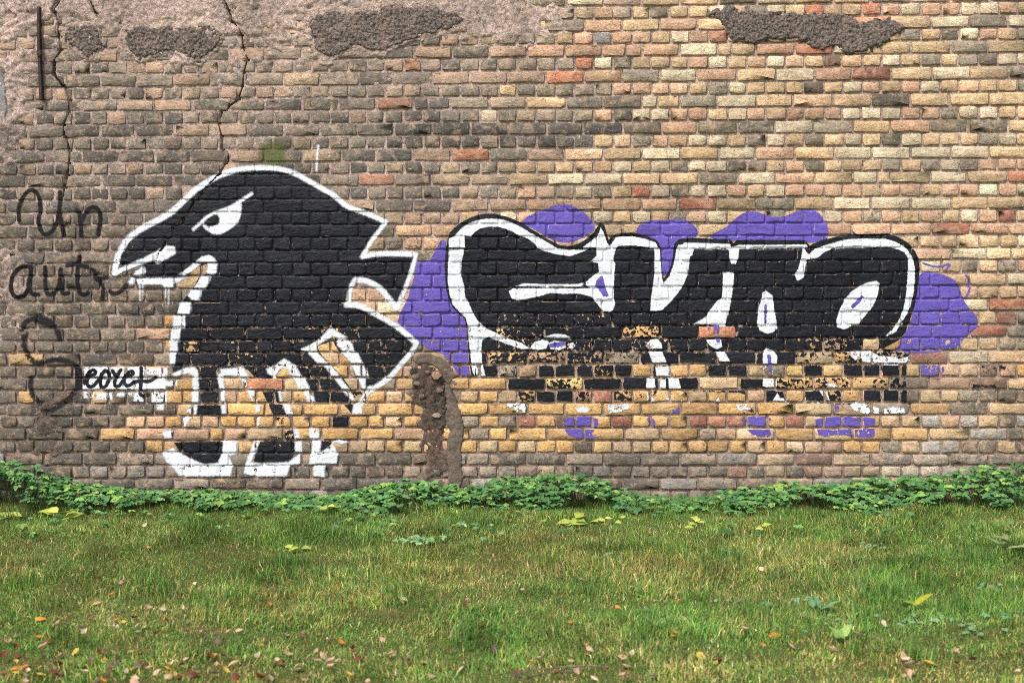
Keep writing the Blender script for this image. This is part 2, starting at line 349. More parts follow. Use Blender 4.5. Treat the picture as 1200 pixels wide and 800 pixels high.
# bricks broken by the cracks
NB = []
for b in BR:
    pieces = [b['P']]
    if b['x'] < 320 and b['y'] < 320:
        for C, wd in CRACKS:
            C = np.array(C, float); y0, y1 = b['P'][:, 1].min(), b['P'][:, 1].max()
            if y1 < C[0, 1] or y0 > C[-1, 1]: continue
            xa, xb = np.interp([y0, y1], C[:, 1], C[:, 0]); pn = []
            for P in pieces:
                if P[:, 0].min() < (xa + xb) / 2 < P[:, 0].max():
                    t = np.array([xb - xa, y1 - y0]); n = np.array([t[1], -t[0]]) / np.hypot(*t); c = n @ np.array([(xa + xb) / 2, (y0 + y1) / 2])
                    for q in (clip_half(P, n, c - wd * .55), clip_half(P, -n, -c - wd * .55)):
                        if len(q) > 2 and np.ptp(q[:, 0]) > 2.5: pn.append(q)
                else: pn.append(P)
            pieces = pn
    for P in pieces:
        c = dict(b); c['P'] = P
        if len(pieces) > 1 or len(P) != 10: c['st'] = False; c['x'] = P[:, 0].mean()
        NB.append(c)
BR = [b for b in NB if not (b['frame'] and (np.hypot((b['x'] - 517) * .6, b['y'] - 468) < 11))]
for b in BR: b['c'] = lookup(b['x'] + rng.normal(0, 22), b['y'] + rng.normal(0, 4))
vis = [b for b in BR if b['frame']]
for (sx, sy, cl) in SPEC:
    b = min(vis, key=lambda q: abs(q['x'] - sx) + 3 * abs(q['y'] - sy)); b['c'] = cl
SOOT = dict(Y=.2, C=.15, P=.18, O=.2, R=.25, G=.5, K=.5, D=.55, T=.3, V=.12, B=.45, A=.35, N=.45)
for b in BR:
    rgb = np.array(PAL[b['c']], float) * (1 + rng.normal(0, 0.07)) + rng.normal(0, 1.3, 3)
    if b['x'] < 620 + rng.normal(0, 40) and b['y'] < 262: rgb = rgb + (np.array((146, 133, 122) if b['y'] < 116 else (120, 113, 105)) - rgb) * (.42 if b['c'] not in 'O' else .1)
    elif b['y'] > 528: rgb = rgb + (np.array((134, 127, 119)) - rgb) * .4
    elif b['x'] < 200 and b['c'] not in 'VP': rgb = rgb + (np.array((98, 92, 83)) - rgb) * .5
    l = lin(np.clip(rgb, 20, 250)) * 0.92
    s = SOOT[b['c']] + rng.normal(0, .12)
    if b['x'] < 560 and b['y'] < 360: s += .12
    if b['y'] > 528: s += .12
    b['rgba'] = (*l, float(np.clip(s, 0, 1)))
    b['h'] = rng.normal(0, 0.0024) - (0.001 if b['x'] < 500 and b['y'] < 260 else 0); b['tx'], b['ty'] = rng.normal(0, 0.00009), rng.normal(0, 0.0002)

def brick_geo(b):
    P = b['P']; n = len(P); c = P.mean(0); bev = 0.0010 + 0.0014 * rng.random()
    ins = 0.2 + rng.random() * 0.3
    v = P - c; L = np.hypot(v[:, 0], v[:, 1])[:, None]
    wv = np.stack([np.sign(v[:, 0]) * np.minimum(np.abs(v[:, 0]), ins), np.sign(v[:, 1]) * np.minimum(np.abs(v[:, 1]), ins)], 1)
    I = P - wv * np.where(np.abs(v) > np.array([2.0, 2.0]), 1, .4)
    hz = lambda Q: b['h'] + (Q[:, 0] - c[0]) * b['tx'] + (Q[:, 1] - c[1]) * b['ty']
    hi = hz(I) + rng.normal(0, 0.0006, n); ho = hz(P) - bev; hc = hz(c[None]) + rng.normal(0, .0008)
    px = np.concatenate([P, P, I, c[None]]); hh = np.concatenate([np.full(n, -0.055), ho, hi, hc])
    V = np.stack([wx(px[:, 0]), -hh, wz(px[:, 1])], 1)
    a = np.arange(n); r = (a + 1) % n
    q = np.concatenate([np.stack([a, r, n + r, n + a], 1), np.stack([n + a, n + r, 2 * n + r, 2 * n + a], 1)])
    t = np.stack([2 * n + a, 2 * n + r, np.full(n, 3 * n)], 1)
    b['tri2d'] = (np.concatenate([px[n:]]), hh[n:], n)
    return V, q, t
# ---- height map of the finished wall at half-pixel steps, so paint can lie on it
RS = 2
HX = np.arange(X0, X1 + .01, 1 / RS); HY = np.arange(Y0, Y1 + .01, 1 / RS)
mx_, my_ = np.meshgrid(HX, HY)
H = mortar_h(mx_, my_); ID = np.full(H.shape, -1, int)
def raster(px, hh, n, idx):
    O, I, c = px[:n], px[n:2 * n], px[2 * n]; ho, hi, hc = hh[:n], hh[n:2 * n], hh[2 * n]
    for i in range(n):
        j = (i + 1) % n
        for tri, th in ((np.array([I[i], I[j], c]), (hi[i], hi[j], hc)), (np.array([O[i], O[j], I[j]]), (ho[i], ho[j], hi[j])), (np.array([O[i], I[j], I[i]]), (ho[i], hi[j], hi[i]))):
            x0, y0 = tri.min(0); x1, y1 = tri.max(0)
            i0 = max(0, int(math.ceil((x0 - X0) * RS))); i1 = min(len(HX) - 1, int((x1 - X0) * RS)); j0 = max(0, int(math.ceil((y0 - Y0) * RS))); j1 = min(len(HY) - 1, int((y1 - Y0) * RS))
            if i1 < i0 or j1 < j0: continue
            X = HX[i0:i1 + 1][None, :]; Y = HY[j0:j1 + 1][:, None]
            (ax, ay), (bx, by), (cx, cy) = tri; den = (by - cy) * (ax - cx) + (cx - bx) * (ay - cy)
            if abs(den) < 1e-9: continue
            u = ((by - cy) * (X - cx) + (cx - bx) * (Y - cy)) / den; v = ((cy - ay) * (X - cx) + (ax - cx) * (Y - cy)) / den; w_ = 1 - u - v
            m = (u >= -1e-6) & (v >= -1e-6) & (w_ >= -1e-6)
            if not m.any(): continue
            hv = u * th[0] + v * th[1] + w_ * th[2]; sub = H[j0:j1 + 1, i0:i1 + 1]; up = m & (hv > sub)
            sub[up] = hv[up]; ID[j0:j1 + 1, i0:i1 + 1][up] = idx
for i, b in enumerate(BR):
    b['geo'] = brick_geo(b)
    if -12 < b['x'] < 1212 and b['y'] > -24: raster(*b['tri2d'], i)

wall = empty('brick_wall', (0, 0, 0), label='tall weathered brick wall of tan, pink and soot-grey bricks behind the lawn', category='wall')

# mortar bed: one sheet, fine in view, coarse beyond
mxs = np.concatenate([np.arange(-420, -24, 6.0), np.arange(-24, 1225, 1.9), np.arange(1230, 1625, 6.0)])
mys = np.concatenate([np.arange(-190, -14, 5.0), np.arange(-14, 600, 1.8), np.arange(602, 640, 5.0)])
A, B = np.meshgrid(mxs, mys); hm = mortar_h(A, B)
cm = np.empty(A.shape + (4,)); cm[..., 3] = 1
base = np.array(lin((192, 168, 155))); warm_r = lin((188, 168, 150)); low = lin((156, 134, 116)); mud = lin((104, 86, 74)); pale = lin((196, 172, 154))
f1 = smooth(450, 800, A)[..., None]; c_ = base * (1 - f1) + warm_r * f1
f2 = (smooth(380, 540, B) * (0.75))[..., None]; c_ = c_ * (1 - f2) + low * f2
f3 = (smooth(0.45, 0.75, fbm(A / 40, B / 30, 4)) * smooth(150, 40, B))[..., None]; c_ = c_ * (1 - f3) + pale * f3
f4 = np.clip(blob(A, B, 55, 500, 26, 60) + blob(A, B, 507, 520, 24, 70) + blob(A, B, 503, 450, 28, 38), 0, 1)[..., None]; c_ = c_ * (1 - f4) + mud * f4
f5 = (smooth(0.5, 0.7, fbm(A / 22 + 9, B / 18, 4)) * smooth(560, 200, A) * smooth(60, 130, B) * 0.55)[..., None]; c_ = c_ * (1 - f5) + lin((104, 96, 88)) * f5
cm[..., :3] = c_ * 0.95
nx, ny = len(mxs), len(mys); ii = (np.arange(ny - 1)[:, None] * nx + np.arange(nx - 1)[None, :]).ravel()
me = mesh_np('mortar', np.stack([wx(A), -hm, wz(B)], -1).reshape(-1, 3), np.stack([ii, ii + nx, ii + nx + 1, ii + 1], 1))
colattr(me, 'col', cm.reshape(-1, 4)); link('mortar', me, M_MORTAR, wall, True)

# lumps of thrown-on render: sheets with their own thickness
def lump(name, P, thick, rough, m, smoothn=1, edge=4.0, step=1.0, **props):
    F = Field(); sl, D = F.sd(P, smoothn); X, Y = np.meshgrid(GX[sl[1]], GY[sl[0]])
    D = D + ((fbm(X / 6.0, Y / 5.0, 4, .65) - 0.5) * 13 + (fbm(X / 15.0 + 3, Y / 11.0, 2) - 0.5) * 12) * min(1, rough * 60)
    hb = H[(np.round((Y - Y0) * RS)).astype(int), (np.round((X - X0) * RS)).astype(int)]
    n = fbm(X / 3.0 + 5, Y / 3.0, 4, 0.7); prof = smooth(-0.5, edge, D)
    h = -0.016 + prof * (0.020 + thick * (0.55 + 0.9 * fbm(X / 16, Y / 14, 2)) + rough * (n - 0.45) * 2)
    keep = np.maximum(np.maximum(D[:-1, :-1], D[1:, :-1]), np.maximum(D[:-1, 1:], D[1:, 1:])) > -1.0
    ny, nx = X.shape; ii = (np.arange(ny - 1)[:, None] * nx + np.arange(nx - 1)[None, :])[keep]
    f = np.stack([ii, ii + nx, ii + nx + 1, ii + 1], 1); used, inv = np.unique(f.ravel(), return_inverse=True)
    V = np.stack([wx(X), -h, wz(Y)], -1).reshape(-1, 3)[used]
    yi = np.round((Y - Y0) * RS).astype(int); xi = np.round((X - X0) * RS).astype(int); H[yi, xi] = np.maximum(hb, h)
    return link(name, mesh_np(name, V, inv.reshape(-1, 4)), m, wall, False, **props)
M_LIME = mat_smoothrender('thin_lime_coat', (170, 150, 136), 1.4)
for P in ROUGH[:3]:
    P = np.array(P, float); c0 = P.mean(0); lump('lime_coat', c0 + (P - c0) * np.array([1.07, 1.22]), 0.0015, 0.010, M_LIME, 1, 5.0)
for P, lab in zip(ROUGH, ('small dark roughcast lump beside the iron bar', 'dark roughcast lump between the two cracks', 'wide sagging roughcast lump', 'long black roughcast lump over yellow bricks')):
    lump('roughcast_patch', P, 0.009, 0.013, M_ROUGH, 1, 6.0, label=lab)
lump('render_patch', PATCH_ARC, 0.002, 0.004, M_PATCH, 1, 2.5, label='smooth arched brown render patch over the hole')
lump('render_strip', PATCH_STRIP, 0.006, 0.0045, M_PATCH, 1, 2.5, label='upright strip of smooth brown render')
lump('grey_patch', [(-12,78),(0,76),(6,90),(9,110),(10,135),(5,146),(-12,148)], 0.006, 0.002, M_GREYP, 1, 2.5, label='grey cement patch at the wall edge')
# iron tie bar
bx = [(45.2, 9), (48.4, 9), (48.8, 60), (51.8, 117), (48.2, 118), (45.8, 62)]
def prism(P, h0, h1):
    P = np.array(P, float); n = len(P); c = P.mean(0); I = c + (P - c) * np.array([0.8, 0.995])
    V = np.concatenate([np.stack([wx(P[:, 0]), np.full(n, -h0), wz(P[:, 1])], 1), np.stack([wx(P[:, 0]), np.full(n, -h1 + .003), wz(P[:, 1])], 1), np.stack([wx(I[:, 0]), np.full(n, -h1), wz(I[:, 1])], 1)])
    a = np.arange(n); r = (a + 1) % n
    f = [tuple(x) for x in np.concatenate([np.stack([a, r, n + r, n + a], 1), np.stack([n + a, n + r, 2 * n + r, 2 * n + a], 1)])] + [tuple(2 * n + a)]
    me = bpy.data.meshes.new('p'); me.from_pydata([tuple(v) for v in V], [], f); me.update(); return me
t = NT('rusty_iron'); n1 = t.noise(60, 6, .65); M_IRON = t.fin(t.mix(t.ramp(n1, .4, .65), lin((38, 30, 32)), lin((74, 52, 44))), 0.7, t.bump(n1, 0.006), 0.4)
bar = link('anchor_bar', prism(bx, -0.02, 0.034), M_IRON, wall, label='rusty dark upright iron tie bar')
link('tie_bolt', prism([(45.5, 61), (47, 59), (49.5, 59), (51, 61), (51, 65), (49.5, 67), (47, 67), (45.5, 65)], 0.03, 0.044), M_IRON, bar)

# broken brick bits stuck in the hole
def chunk(cx, cy, r, h):
    k = 6; ang = np.linspace(0, 2 * np.pi, k, endpoint=False); P = np.stack([cx + r * np.cos(ang) * rng.uniform(.5, 1.15, k) * 1.5, cy + r * np.sin(ang) * rng.uniform(.6, 1.1, k)], 1)
    b = dict(P=P, h=h, tx=rng.normal(0, .002), ty=rng.normal(0, .002)); V, q, t_ = brick_geo(b); return V, q, t_
M_CORE = mat_smoothrender('broken_core', (92, 84, 74), 2.2)
lump('broken_core', [(482,430),(500,426),(513,432),(520,446),(523,458),(524,480),(523,496),(520,512),(514,508),(506,494),(496,482),(484,474),(480,452)], 0.004, 0.016, M_CORE, 1, 3.0, label='ragged dark core of the wall showing in the broken-out hole')
for (cx, cy, r, h, cl) in [(511,439,5.0,.030,'R'),(501,436,3.0,.026,'R'),(494,464,3.2,.026,'B'),(515,457,3.4,.026,'B'),(489,449,3.2,.024,'D'),(512,486,3.6,.022,'A')]:
    V, q, t_ = chunk(cx, cy, r, h); me = mesh_np('rubble', V, q, t_); colattr(me, 'col', np.tile((*(lin(PAL[cl]) * .6), .3), (len(V), 1))); link('rubble_bit', me, M_BRICK, wall)

# ------------------------------------------------------------------ graffiti (traced in wall pixels), each a paint film lying on the bricks
birdK = Field().poly([(135,321),(137,305),(142,292),(152,279),(167,268),(187,258),(202,250),(212,240),(232,221),(247,211),(262,204),(277,199),(300,197),(330,199),(347,204),(362,212),(377,221),(398,234),(407,242),(437,253),(453,260),(438,279),(427,299),(487,298),(483,315),(472,345),(464,362),(455,350),(445,338),(428,329),(417,327),(411,335),(408,357),(430,362),(445,371),(470,386),(488,402),(474,424),(460,441),(433,457),(422,470),(412,484),(400,470),(368,472),(352,441),(333,428),(322,441),(330,470),(342,487),(345,503),(348,516),(345,530),(340,541),(298,541),(300,528),(306,516),(333,515),(333,503),(322,490),(314,472),(306,456),(298,441),(290,432),(262,436),(263,470),(265,486),(226,486),(228,441),(204,436),(200,426),(200,390),(203,375),(208,360),(220,345),(226,337),(205,334),(160,334),(156,325)])
birdK.cut([(220,323),(232,312),(243,309),(242,321),(233,325),(226,338),(204,338),(204,333),(215,327)]).cut([(372,405),(390,399),(397,411),(411,425),(416,440),(426,455),(413,458),(401,441),(385,425),(374,412)])
birdK.cut([(136,324),(152,316),(160,312),(166,312),(160,319),(156,324)]).cut([(204,441),(218,436),(226,440),(226,470),(204,470)])
birdK.poly([(204,518),(228,517),(262,517),(261,541),(240,543),(226,540),(212,530)]).poly([(374,516),(389,517),(387,522),(378,532),(374,531)]).box(390,487,409,500)
birdW = Field()
for P, wd in [([(135,320),(136,310),(140,295),(150,279),(166,267.5),(186,257.5),(201,249),(211,239.5),(221,230),(231,221),(246,211),(261,204),(276,199)], 6.5),
              ([(270,200),(290,197),(312,196.5),(330,198),(346,203.5),(361,211.5),(376,220.5),(389,227),(397,234),(406,242),(421,247),(438,253.5),(452,260)], 5.5),
              ([(452,260),(445,270),(437,280),(430,291),(425,300)], 4.6), ([(425,300.5),(440,297.5),(460,297),(487,298)], 5.5), ([(487,298),(484,312),(480,325),(472,345),(465,361)], 4.8),
              ([(465,361),(455,349),(447,339),(438,333),(428,328.5),(417,328)], 6.5), ([(416,328),(411,336),(408,356)], 5), ([(406,357),(420,357.5),(430,362),(445,370.5),(460,379),(474,389),(488,402)], 6),
              ([(488,402),(483,412),(474,422),(463,435),(457,442),(446,450),(436,456)], 5.6), ([(434,455),(428,463),(418,482)], 6)]: birdW.stroke(P, wd, 1)
for P in [[(133,318),(150,310),(170,302),(185,293),(195,288),(205,289),(206,297),(196,303),(184,309),(180,305),(160,312),(145,318),(136,323)], [(156,323),(160,318),(168,312),(171,318),(165,324)], [(150,330),(154,325),(158,325),(157,333),(152,333)],
          [(160,327),(175,326),(203,326),(203,336),(193,336),(190,333),(162,333)], [(204,326),(218,325),(210,330),(204,332)], [(209,322),(220,314),(227,309),(235,309),(226,317),(217,322)], [(230,306.5),(236,301),(245,299),(251,302),(254,306.5)],
          [(244,309),(255,309),(254,319),(250,322),(242,320)], [(236,324),(247,324),(244,332),(240,338),(228,337)], [(224,340),(236,340),(235,347),(233,352),(225,351),(220,346)], [(211,355),(223,354),(224,362),(222,368),(208,368)], [(204,370),(217,370),(217,384),(202,384)], [(200,386),(212,385),(210,399),(199,399)], [(199,400),(208,400),(208,411),(199,411)], [(199,413),(206,413),(205,426),(199,426)],
          [(202,438),(217,431),(228,430),(232,434),(233,456),(233,471),(225,471),(226,440),(220,437),(205,441)], [(227,472),(232,472),(230,485),(227,485)], [(220,476),(225,474),(225,487),(219,487)], [(215,488),(224,488),(218,499),(214,499)],
          [(254,434),(262,432),(275,431),(285,429),(289,436),(296,455),(302,470),(296,470),(287,455),(282,441),(266,440),(262,441),(263,455),(264,470),(267,484),(260,484),(258,456),(255,441)], [(299,476),(305,474),(304,482),(300,483)], [(302,489),(305,488),(304,497),(302,498)],
          [(312,432),(322,428),(333,420),(340,424),(350,438),(353,441),(341,440),(336,429),(328,432),(323,440),(327,449),(328,456),(322,456),(320,441),(314,437)], [(326,458),(329,458),(331,470),(328,470)], [(331,473),(339,473),(343,485),(336,485)], [(338,488),(343,487),(343,498),(341,497)], [(344,503),(350,503),(352,515),(346,515)], [(346,517),(354,517),(354,529),(346,529)],
          [(340,425),(346,428),(353,440),(347,441),(340,438)], [(345,443),(357,442),(363,455),(350,455)], [(355,458),(366,458),(369,470),(360,470)],
          [(353,409),(371,400),(371,411),(356,411)], [(386,385),(392,386),(406,395),(398,396),(390,394),(372,404),(373,398)], [(360,412),(371,412),(384,425),(372,425)], [(380,428),(388,428),(398,440),(389,440)], [(392,443),(399,443),(409,455),(401,455)], [(402,458),(409,458),(417,469),(412,469)], [(415,472),(424,472),(424,484),(413,484)],
          [(395,397),(404,396),(413,403),(415,411),(403,412),(396,405)], [(400,413),(419,413),(425,425),(412,425),(402,415)], [(412,428),(422,428),(422,440),(418,440)], [(425,428),(430,434),(432,440),(425,440)], [(419,443),(428,443),(428,455),(425,455)],
          [(190,531),(203,524),(208,529),(225,538),(240,544),(256,542),(261,530),(262,516),(279,517),(278,531),(268,534),(273,545),(270,558),(252,557),(230,558),(210,557),(202,546),(195,541)], [(298,516),(304,516),(300,528),(294,541),(306,543),(338,541),(352,531),(352,543),(340,545),(336,557),(318,558),(296,557),(286,554),(288,543),(293,530)],
          [(363,502),(375,502),(374,515),(363,515)], [(366,516),(376,516),(375,530),(385,524),(390,520),(396,532),(394,543),(362,543),(364,534)], [(368,545),(381,545),(380,559),(367,558)], [(391,517),(397,515),(408,518),(400,520)], [(190,505),(203,504),(202,512),(193,513)]]: birdW.poly(P)
birdW.stroke([(227,269),(232,264),(240,256),(250,250),(262,246),(274,241),(283,235),(295,227)], 3.4)
birdW.poly([(236,262),(246,253),(257,247),(270,243),(283,236),(283,247),(280,259),(272,267),(260,274),(252,275),(243,271)], 1).cut([(237,262),(245,254),(253,250),(258,255),(257,262),(250,266),(243,266)], 1)
for x_, y_ in ((164, 352), (167.5, 346), (194, 348), (197.5, 356)): birdW.stroke([(x_, 334), (x_, y_)], 0.9, 0)
birdW.stroke([(373, 171), (371.5, 185), (371, 200)], 2, 0)
# small tag beside the legs
tagW = Field()
for q in [(98,430,172,441),(97,443,172,456),(172,431,196,439),(172,444,190,456),(190,446,208,452),(98,459,111,466),(113,460,132,468),(137,460,155,464),(157,459,170,471),(178,459,196,471),(184,474,192,480),(186,431,194,470)]: tagW.box(*q)
tagK = Field()
for P in [[(99,449),(101,440),(107,433),(112,434),(112,438),(104,441),(101,448),(104,454),(110,452),(115,445)], [(123,434),(118,440),(117,450),(121,455),(126,450),(129,440),(125,433),(119,438)], [(132,434),(135,440),(138,439),(142,433)], [(139,438),(134,447),(135,453),(140,452),(144,446)],
          [(145,443),(152,440),(157,437),(154,434),(149,437),(145,445),(147,451),(152,452),(157,447),(165,446),(176,447),(182,442)], [(165.5,431),(165,456)], [(164,461),(168,464),(174,462)]]: tagK.stroke(P, 4.0, 2)
tagK.box(88, 431, 96, 456)
# letters
K = Field().poly([(521,310),(523,290),(525,280),(526,274),(532,267),(540,261),(550,255.5),(560,252),(570,250.5),(580,250.5),(590,253),(600,256),(610,261),(619,266),(627.5,271),(636,277),(645,282),(655,287),(665,288.5),(672,287.5),(681,284),(690,278),(696,272),(701,264),(704,261.5),(708,263),(710,271),(713,281),(717,278),(721,274.5),(728,273),(740,272.5),(748,274),(757,276.5),(766,279.5),(771,283),(774,290),(775,305),(776,322),(778,326),(784,318),(788,305),(789.5,292),(790.5,284),(798,280),(812,278.5),(840,280),(855,280.5),(860,285),(863,281.5),(887,281),(912,281.5),(944,281.5),(949,288),(952,286),(960,282.5),(971,279.5),(981,277),(995,275),(1015,274),(1038,274),(1048,276),(1058,280.5),(1066,286),(1072,294),(1076.5,304),(1078,314),(1077,325),(1075,340),(1072,357),(1067,372),(1061,389),(1053,398),(1035,408),(1052,412),(1066,415),(1066,424),(1062,428),(1062,470),(1035,472),(1000,474),(960,473),(905,473),(868,460),(820,458),(780,458),(745,472),(715,468),(700,472),(640,472),(600,472),(569,442),(553,442),(550,425),(548,400),(547,385),(545,374),(538,367),(531,361),(526,350),(522.5,337)])
K.poly([(578,472),(600,472),(612,478),(618,485),(604,484),(590,476)]).poly([(868,478),(884,478),(883,484),(872,485)]).stroke([(1018,411),(1032,414),(1048,416)], 4.5)
W_ = Field()
for P in [[(526,292),(544,292),(541,306),(540,322),(544,335),(545,348),(550,356),(554,366),(560,376),(568,383),(578,390),(572,395),(565,398),(564,410),(565,425),(569,441),(559,441),(557,430),(556,441),(553,432),(551,412),(549,396),(548,380),(546,372),(538,365),(531,357),(527,345),(525,330),(525,310)],
          [(526,280),(534,276),(544,276),(545,290),(526,290)], [(534,275),(540,268),(550,261.5),(560,258),(570,256.5),(582,256.5),(592,258),(602,262),(612,267),(620,272),(628,276.5),(640,283),(653,291),(668,293),(690,292),(680,296),(668,300),(652,298),(638,294),(631,291),(625,284),(618,279),(608,276),(602,272),(592,268),(583,265.5),(573,265.5),(563,267.5),(556,272),(552,276.5)],
          [(683,290),(690,284.5),(698,278.5),(699,290)], [(699,279),(704,267),(708,274),(711,284),(714,288),(718,284),(722,278),(740,277),(756,280),(768,284),(771,290),(766,291),(745,287.5),(724,288),(722,291),(719,300),(719,306),(721,309),(720,320),(719,336),(719,350),(721,355),(718,363),(714,366),(707,362),(702,354),(697,348),(696,339),(686,334),(687,330),(695,323),(702,319),(701,308),(692,306),(699,300),(699,290)],
          [(767,291),(773,291),(774,305),(775,320),(777,332),(785,323),(790,308),(793,290),(795,287),(808,286),(808,304),(806,320),(800,335),(793,345),(785,354),(776,363),(771,364),(762,364),(763,350),(765,336),(767,320),(767,306)],
          [(800,284.5),(812,284.5),(855,286),(857,290),(863,288),(866,287),(910,287),(945,286.5),(947,290),(930,291),(866,291.5),(865,303),(862,309),(857,309),(855,303),(854,291.5),(813,291.5),(811,299),(806,302)],
          [(847,319),(860,319),(859,334),(857,350),(854,365),(850,380),(852,394),(843,394),(840,381),(830,380),(812,380),(829,370),(830,366),(840,353),(846,349),(847,337)], [(827,398),(845,398),(846,406),(840,409),(832,405)], [(839,412),(849,412),(855,423),(843,423)],
          [(941,290),(944,294),(948,300),(945,306),(943,318),(941,326),(934,329),(931,322),(935,315),(938,305)],
          [(945,303),(948,298),(955,292),(965,288),(975,285),(985,282),(996,280),(1015,279.5),(1037,280),(1048,283),(1058,288),(1065,294),(1070,304),(1072,314),(1072,330),(1070,345),(1067,360),(1061,370),(1055,380),(1050,388),(1040,394),(1038,393),(1045,387),(1052,377),(1058,365),(1061,350),(1063,335),(1064,315),(1064,303),(1060,296),(1052,292),(1043,289.5),(1018,290),(1000,290.5),(985,291),(975,291.5),(965,296),(958,302),(948,304)],
          [(1016,331),(1027,329),(1031,332),(1030,337),(1027,350),(1022,360),(1011,373),(1006,380),(999,381),(989,386),(981,383),(980,375),(984,362),(990,350),(998,341),(1010,334)], [(893,348),(893,343),(898,341),(905,346),(906,350),(907,362),(910,378),(911,385),(906,389),(899,391),(890,387),(887,378),(889,360)], [(894,412),(898,408),(907,411),(911,418),(910,425),(911,440),(910,452),(900,454),(894,452),(894,440)],
          [(604,335),(614,332),(640,333),(660,333),(676,333),(684,331),(683,336),(640,336.5)], [(596,341),(602,338),(640,338),(697,338),(702,352),(714,365),(706,364),(694,348),(680,344),(660,344),(645,343),(632,347),(618,350),(608,352),(600,350)], [(638,395),(650,391),(662,392),(671,396),(648,396)],
          [(562,383),(577,388),(596,397),(612,402),(620,408),(612,409),(595,403),(575,396)], [(621,408),(626,401),(636,398),(643,400),(640,408),(630,410)], [(643,402),(650,399),(662,401),(663,407),(655,410),(645,409)], [(666,403),(672,401),(674,405),(671,409),(667,407)],
          [(757,405),(762,398),(770,397),(775,402),(776,408),(760,408)], [(760,412),(776,412),(781,424),(765,425)], [(768,430),(785,429),(786,440),(769,440)], [(758,443),(767,443),(768,455),(757,454)], [(772,444),(780,444),(780,455),(773,454)], [(783,443),(795,443),(798,455),(784,455)], [(758,458),(762,462),(767,465),(767,470),(758,470)], [(779,463),(784,459),(790,460),(788,468),(783,471)], [(793,466),(804,466),(803,470),(794,470)],
          [(712,473),(736,472),(738,478),(730,482),(714,484)], [(674,478),(683,475),(692,479),(688,483),(677,483)], [(583,472),(621,472),(621,484),(610,484),(600,478)], [(580,468),(596,468),(594,471),(580,471)], [(862,475),(873,473),(883,476),(874,482),(866,481)], [(905,470),(911,460),(914,466),(930,468),(965,470),(964,473),(920,473)], [(960,457),(969,458),(972,469),(966,466)], [(1096-100,474),(1005,470),(1018,475),(1030,478),(1030,485),(1015,485),(1000,480)], [(1036,479),(1050,476),(1060,479),(1061,485),(1036,485)], [(967,450),(975,448),(981,452),(975,455)],
          [(1008,412),(1020,411),(1030,417),(1050,418),(1053,421),(1066,417),(1067,424),(1050,428),(1030,427),(1010,423)], [(992,412),(1007,411),(1007,420),(1002,422)], [(845,474),(838,470),(842,465)]]: W_.poly(P)
PUR = []
def pur(P, n=0): PUR.append(Field().poly(P, n))
pur([(517,281),(523,283),(522,305),(523,325),(527,350),(534,363),(546,376),(547,400),(549,425),(551,442),(540,443),(533,432),(520,415),(505,410),(490,402),(478,390),(466,377),(469,366),(478,350),(481,338),(486,322),(487,308),(504,305),(511,292)])
for P in [[(610,262),(617,254),(627,250),(640,245),(652,240),(664,239),(675,243),(685,249),(695,261),(698,267),(690,275),(675,282),(660,285),(645,280),(632,272),(620,266)], [(745,274),(747,266),(753,261),(760,258),(775,258.5),(792,257),(805,258),(814,264),(820,275),(812,279),(799,280),(792,284),(790,305),(786,322),(779,323),(775,318),(773,300),(772,286),(765,279)],
          [(833,275),(845,270),(855,263),(862,256),(870,250),(880,247.5),(890,249),(902,254),(916,255),(928,250),(936,247),(950,245),(958,248),(965,256),(969,262),(971,275),(968,281),(950,285),(940,282),(900,282),(860,282),(845,281),(832,279)],
          [(1076,324),(1082,318),(1100,320),(1113,325),(1124,333),(1127,348),(1133,358),(1144,370),(1147,380),(1138,390),(1128,397),(1124,408),(1112,410),(1104,412),(1080,414),(1060,413),(1040,413),(1055,405),(1056,398),(1064,385),(1070,365),(1074,345)], [(1076,426),(1105,426),(1107,438),(1088,441),(1077,440)],
          [(870,487),(905,487),(900,499),(905,512),(885,512),(872,500)], [(955,488),(1027,487),(1024,500),(1026,513),(1000,512),(985,508),(960,512),(956,500)], [(662,489),(675,487),(700,488),(701,499),(690,510),(708,512),(680,514),(662,508)], [(788,478),(797,478),(799,484),(788,485)], [(757,489),(766,489),(769,499),(763,499)], [(970,474),(984,474),(982,485),(972,484)], [(930,474),(945,476),(938,485),(928,484)]]: pur(P, 1)
PUR.append(Field().stroke([(1131,322),(1137,330),(1136,340),(1131,350)], 2.2)); PUR.append(Field().stroke([(1082,308),(1098,314),(1115,308),(1108,316)], 2))
ACC = [Field().poly([(697,336),(699,328),(706,322),(709,336),(713,346),(711,348),(707,347),(700,337)]), Field().stroke([(999,359),(1010,348)], 4), Field().stroke([(897,358),(897,378)], 2.6), Field().stroke([(901,417),(902,427),(903,437)], 4), Field().stroke([(646,404.5),(660,402.5)], 5), Field().poly([(836,381),(843,381),(843,393),(836,393)]), Field().poly([(838,396),(844,396),(843,401),(840,401)]), Field().poly([(829,383),(832,383),(831,389)])]
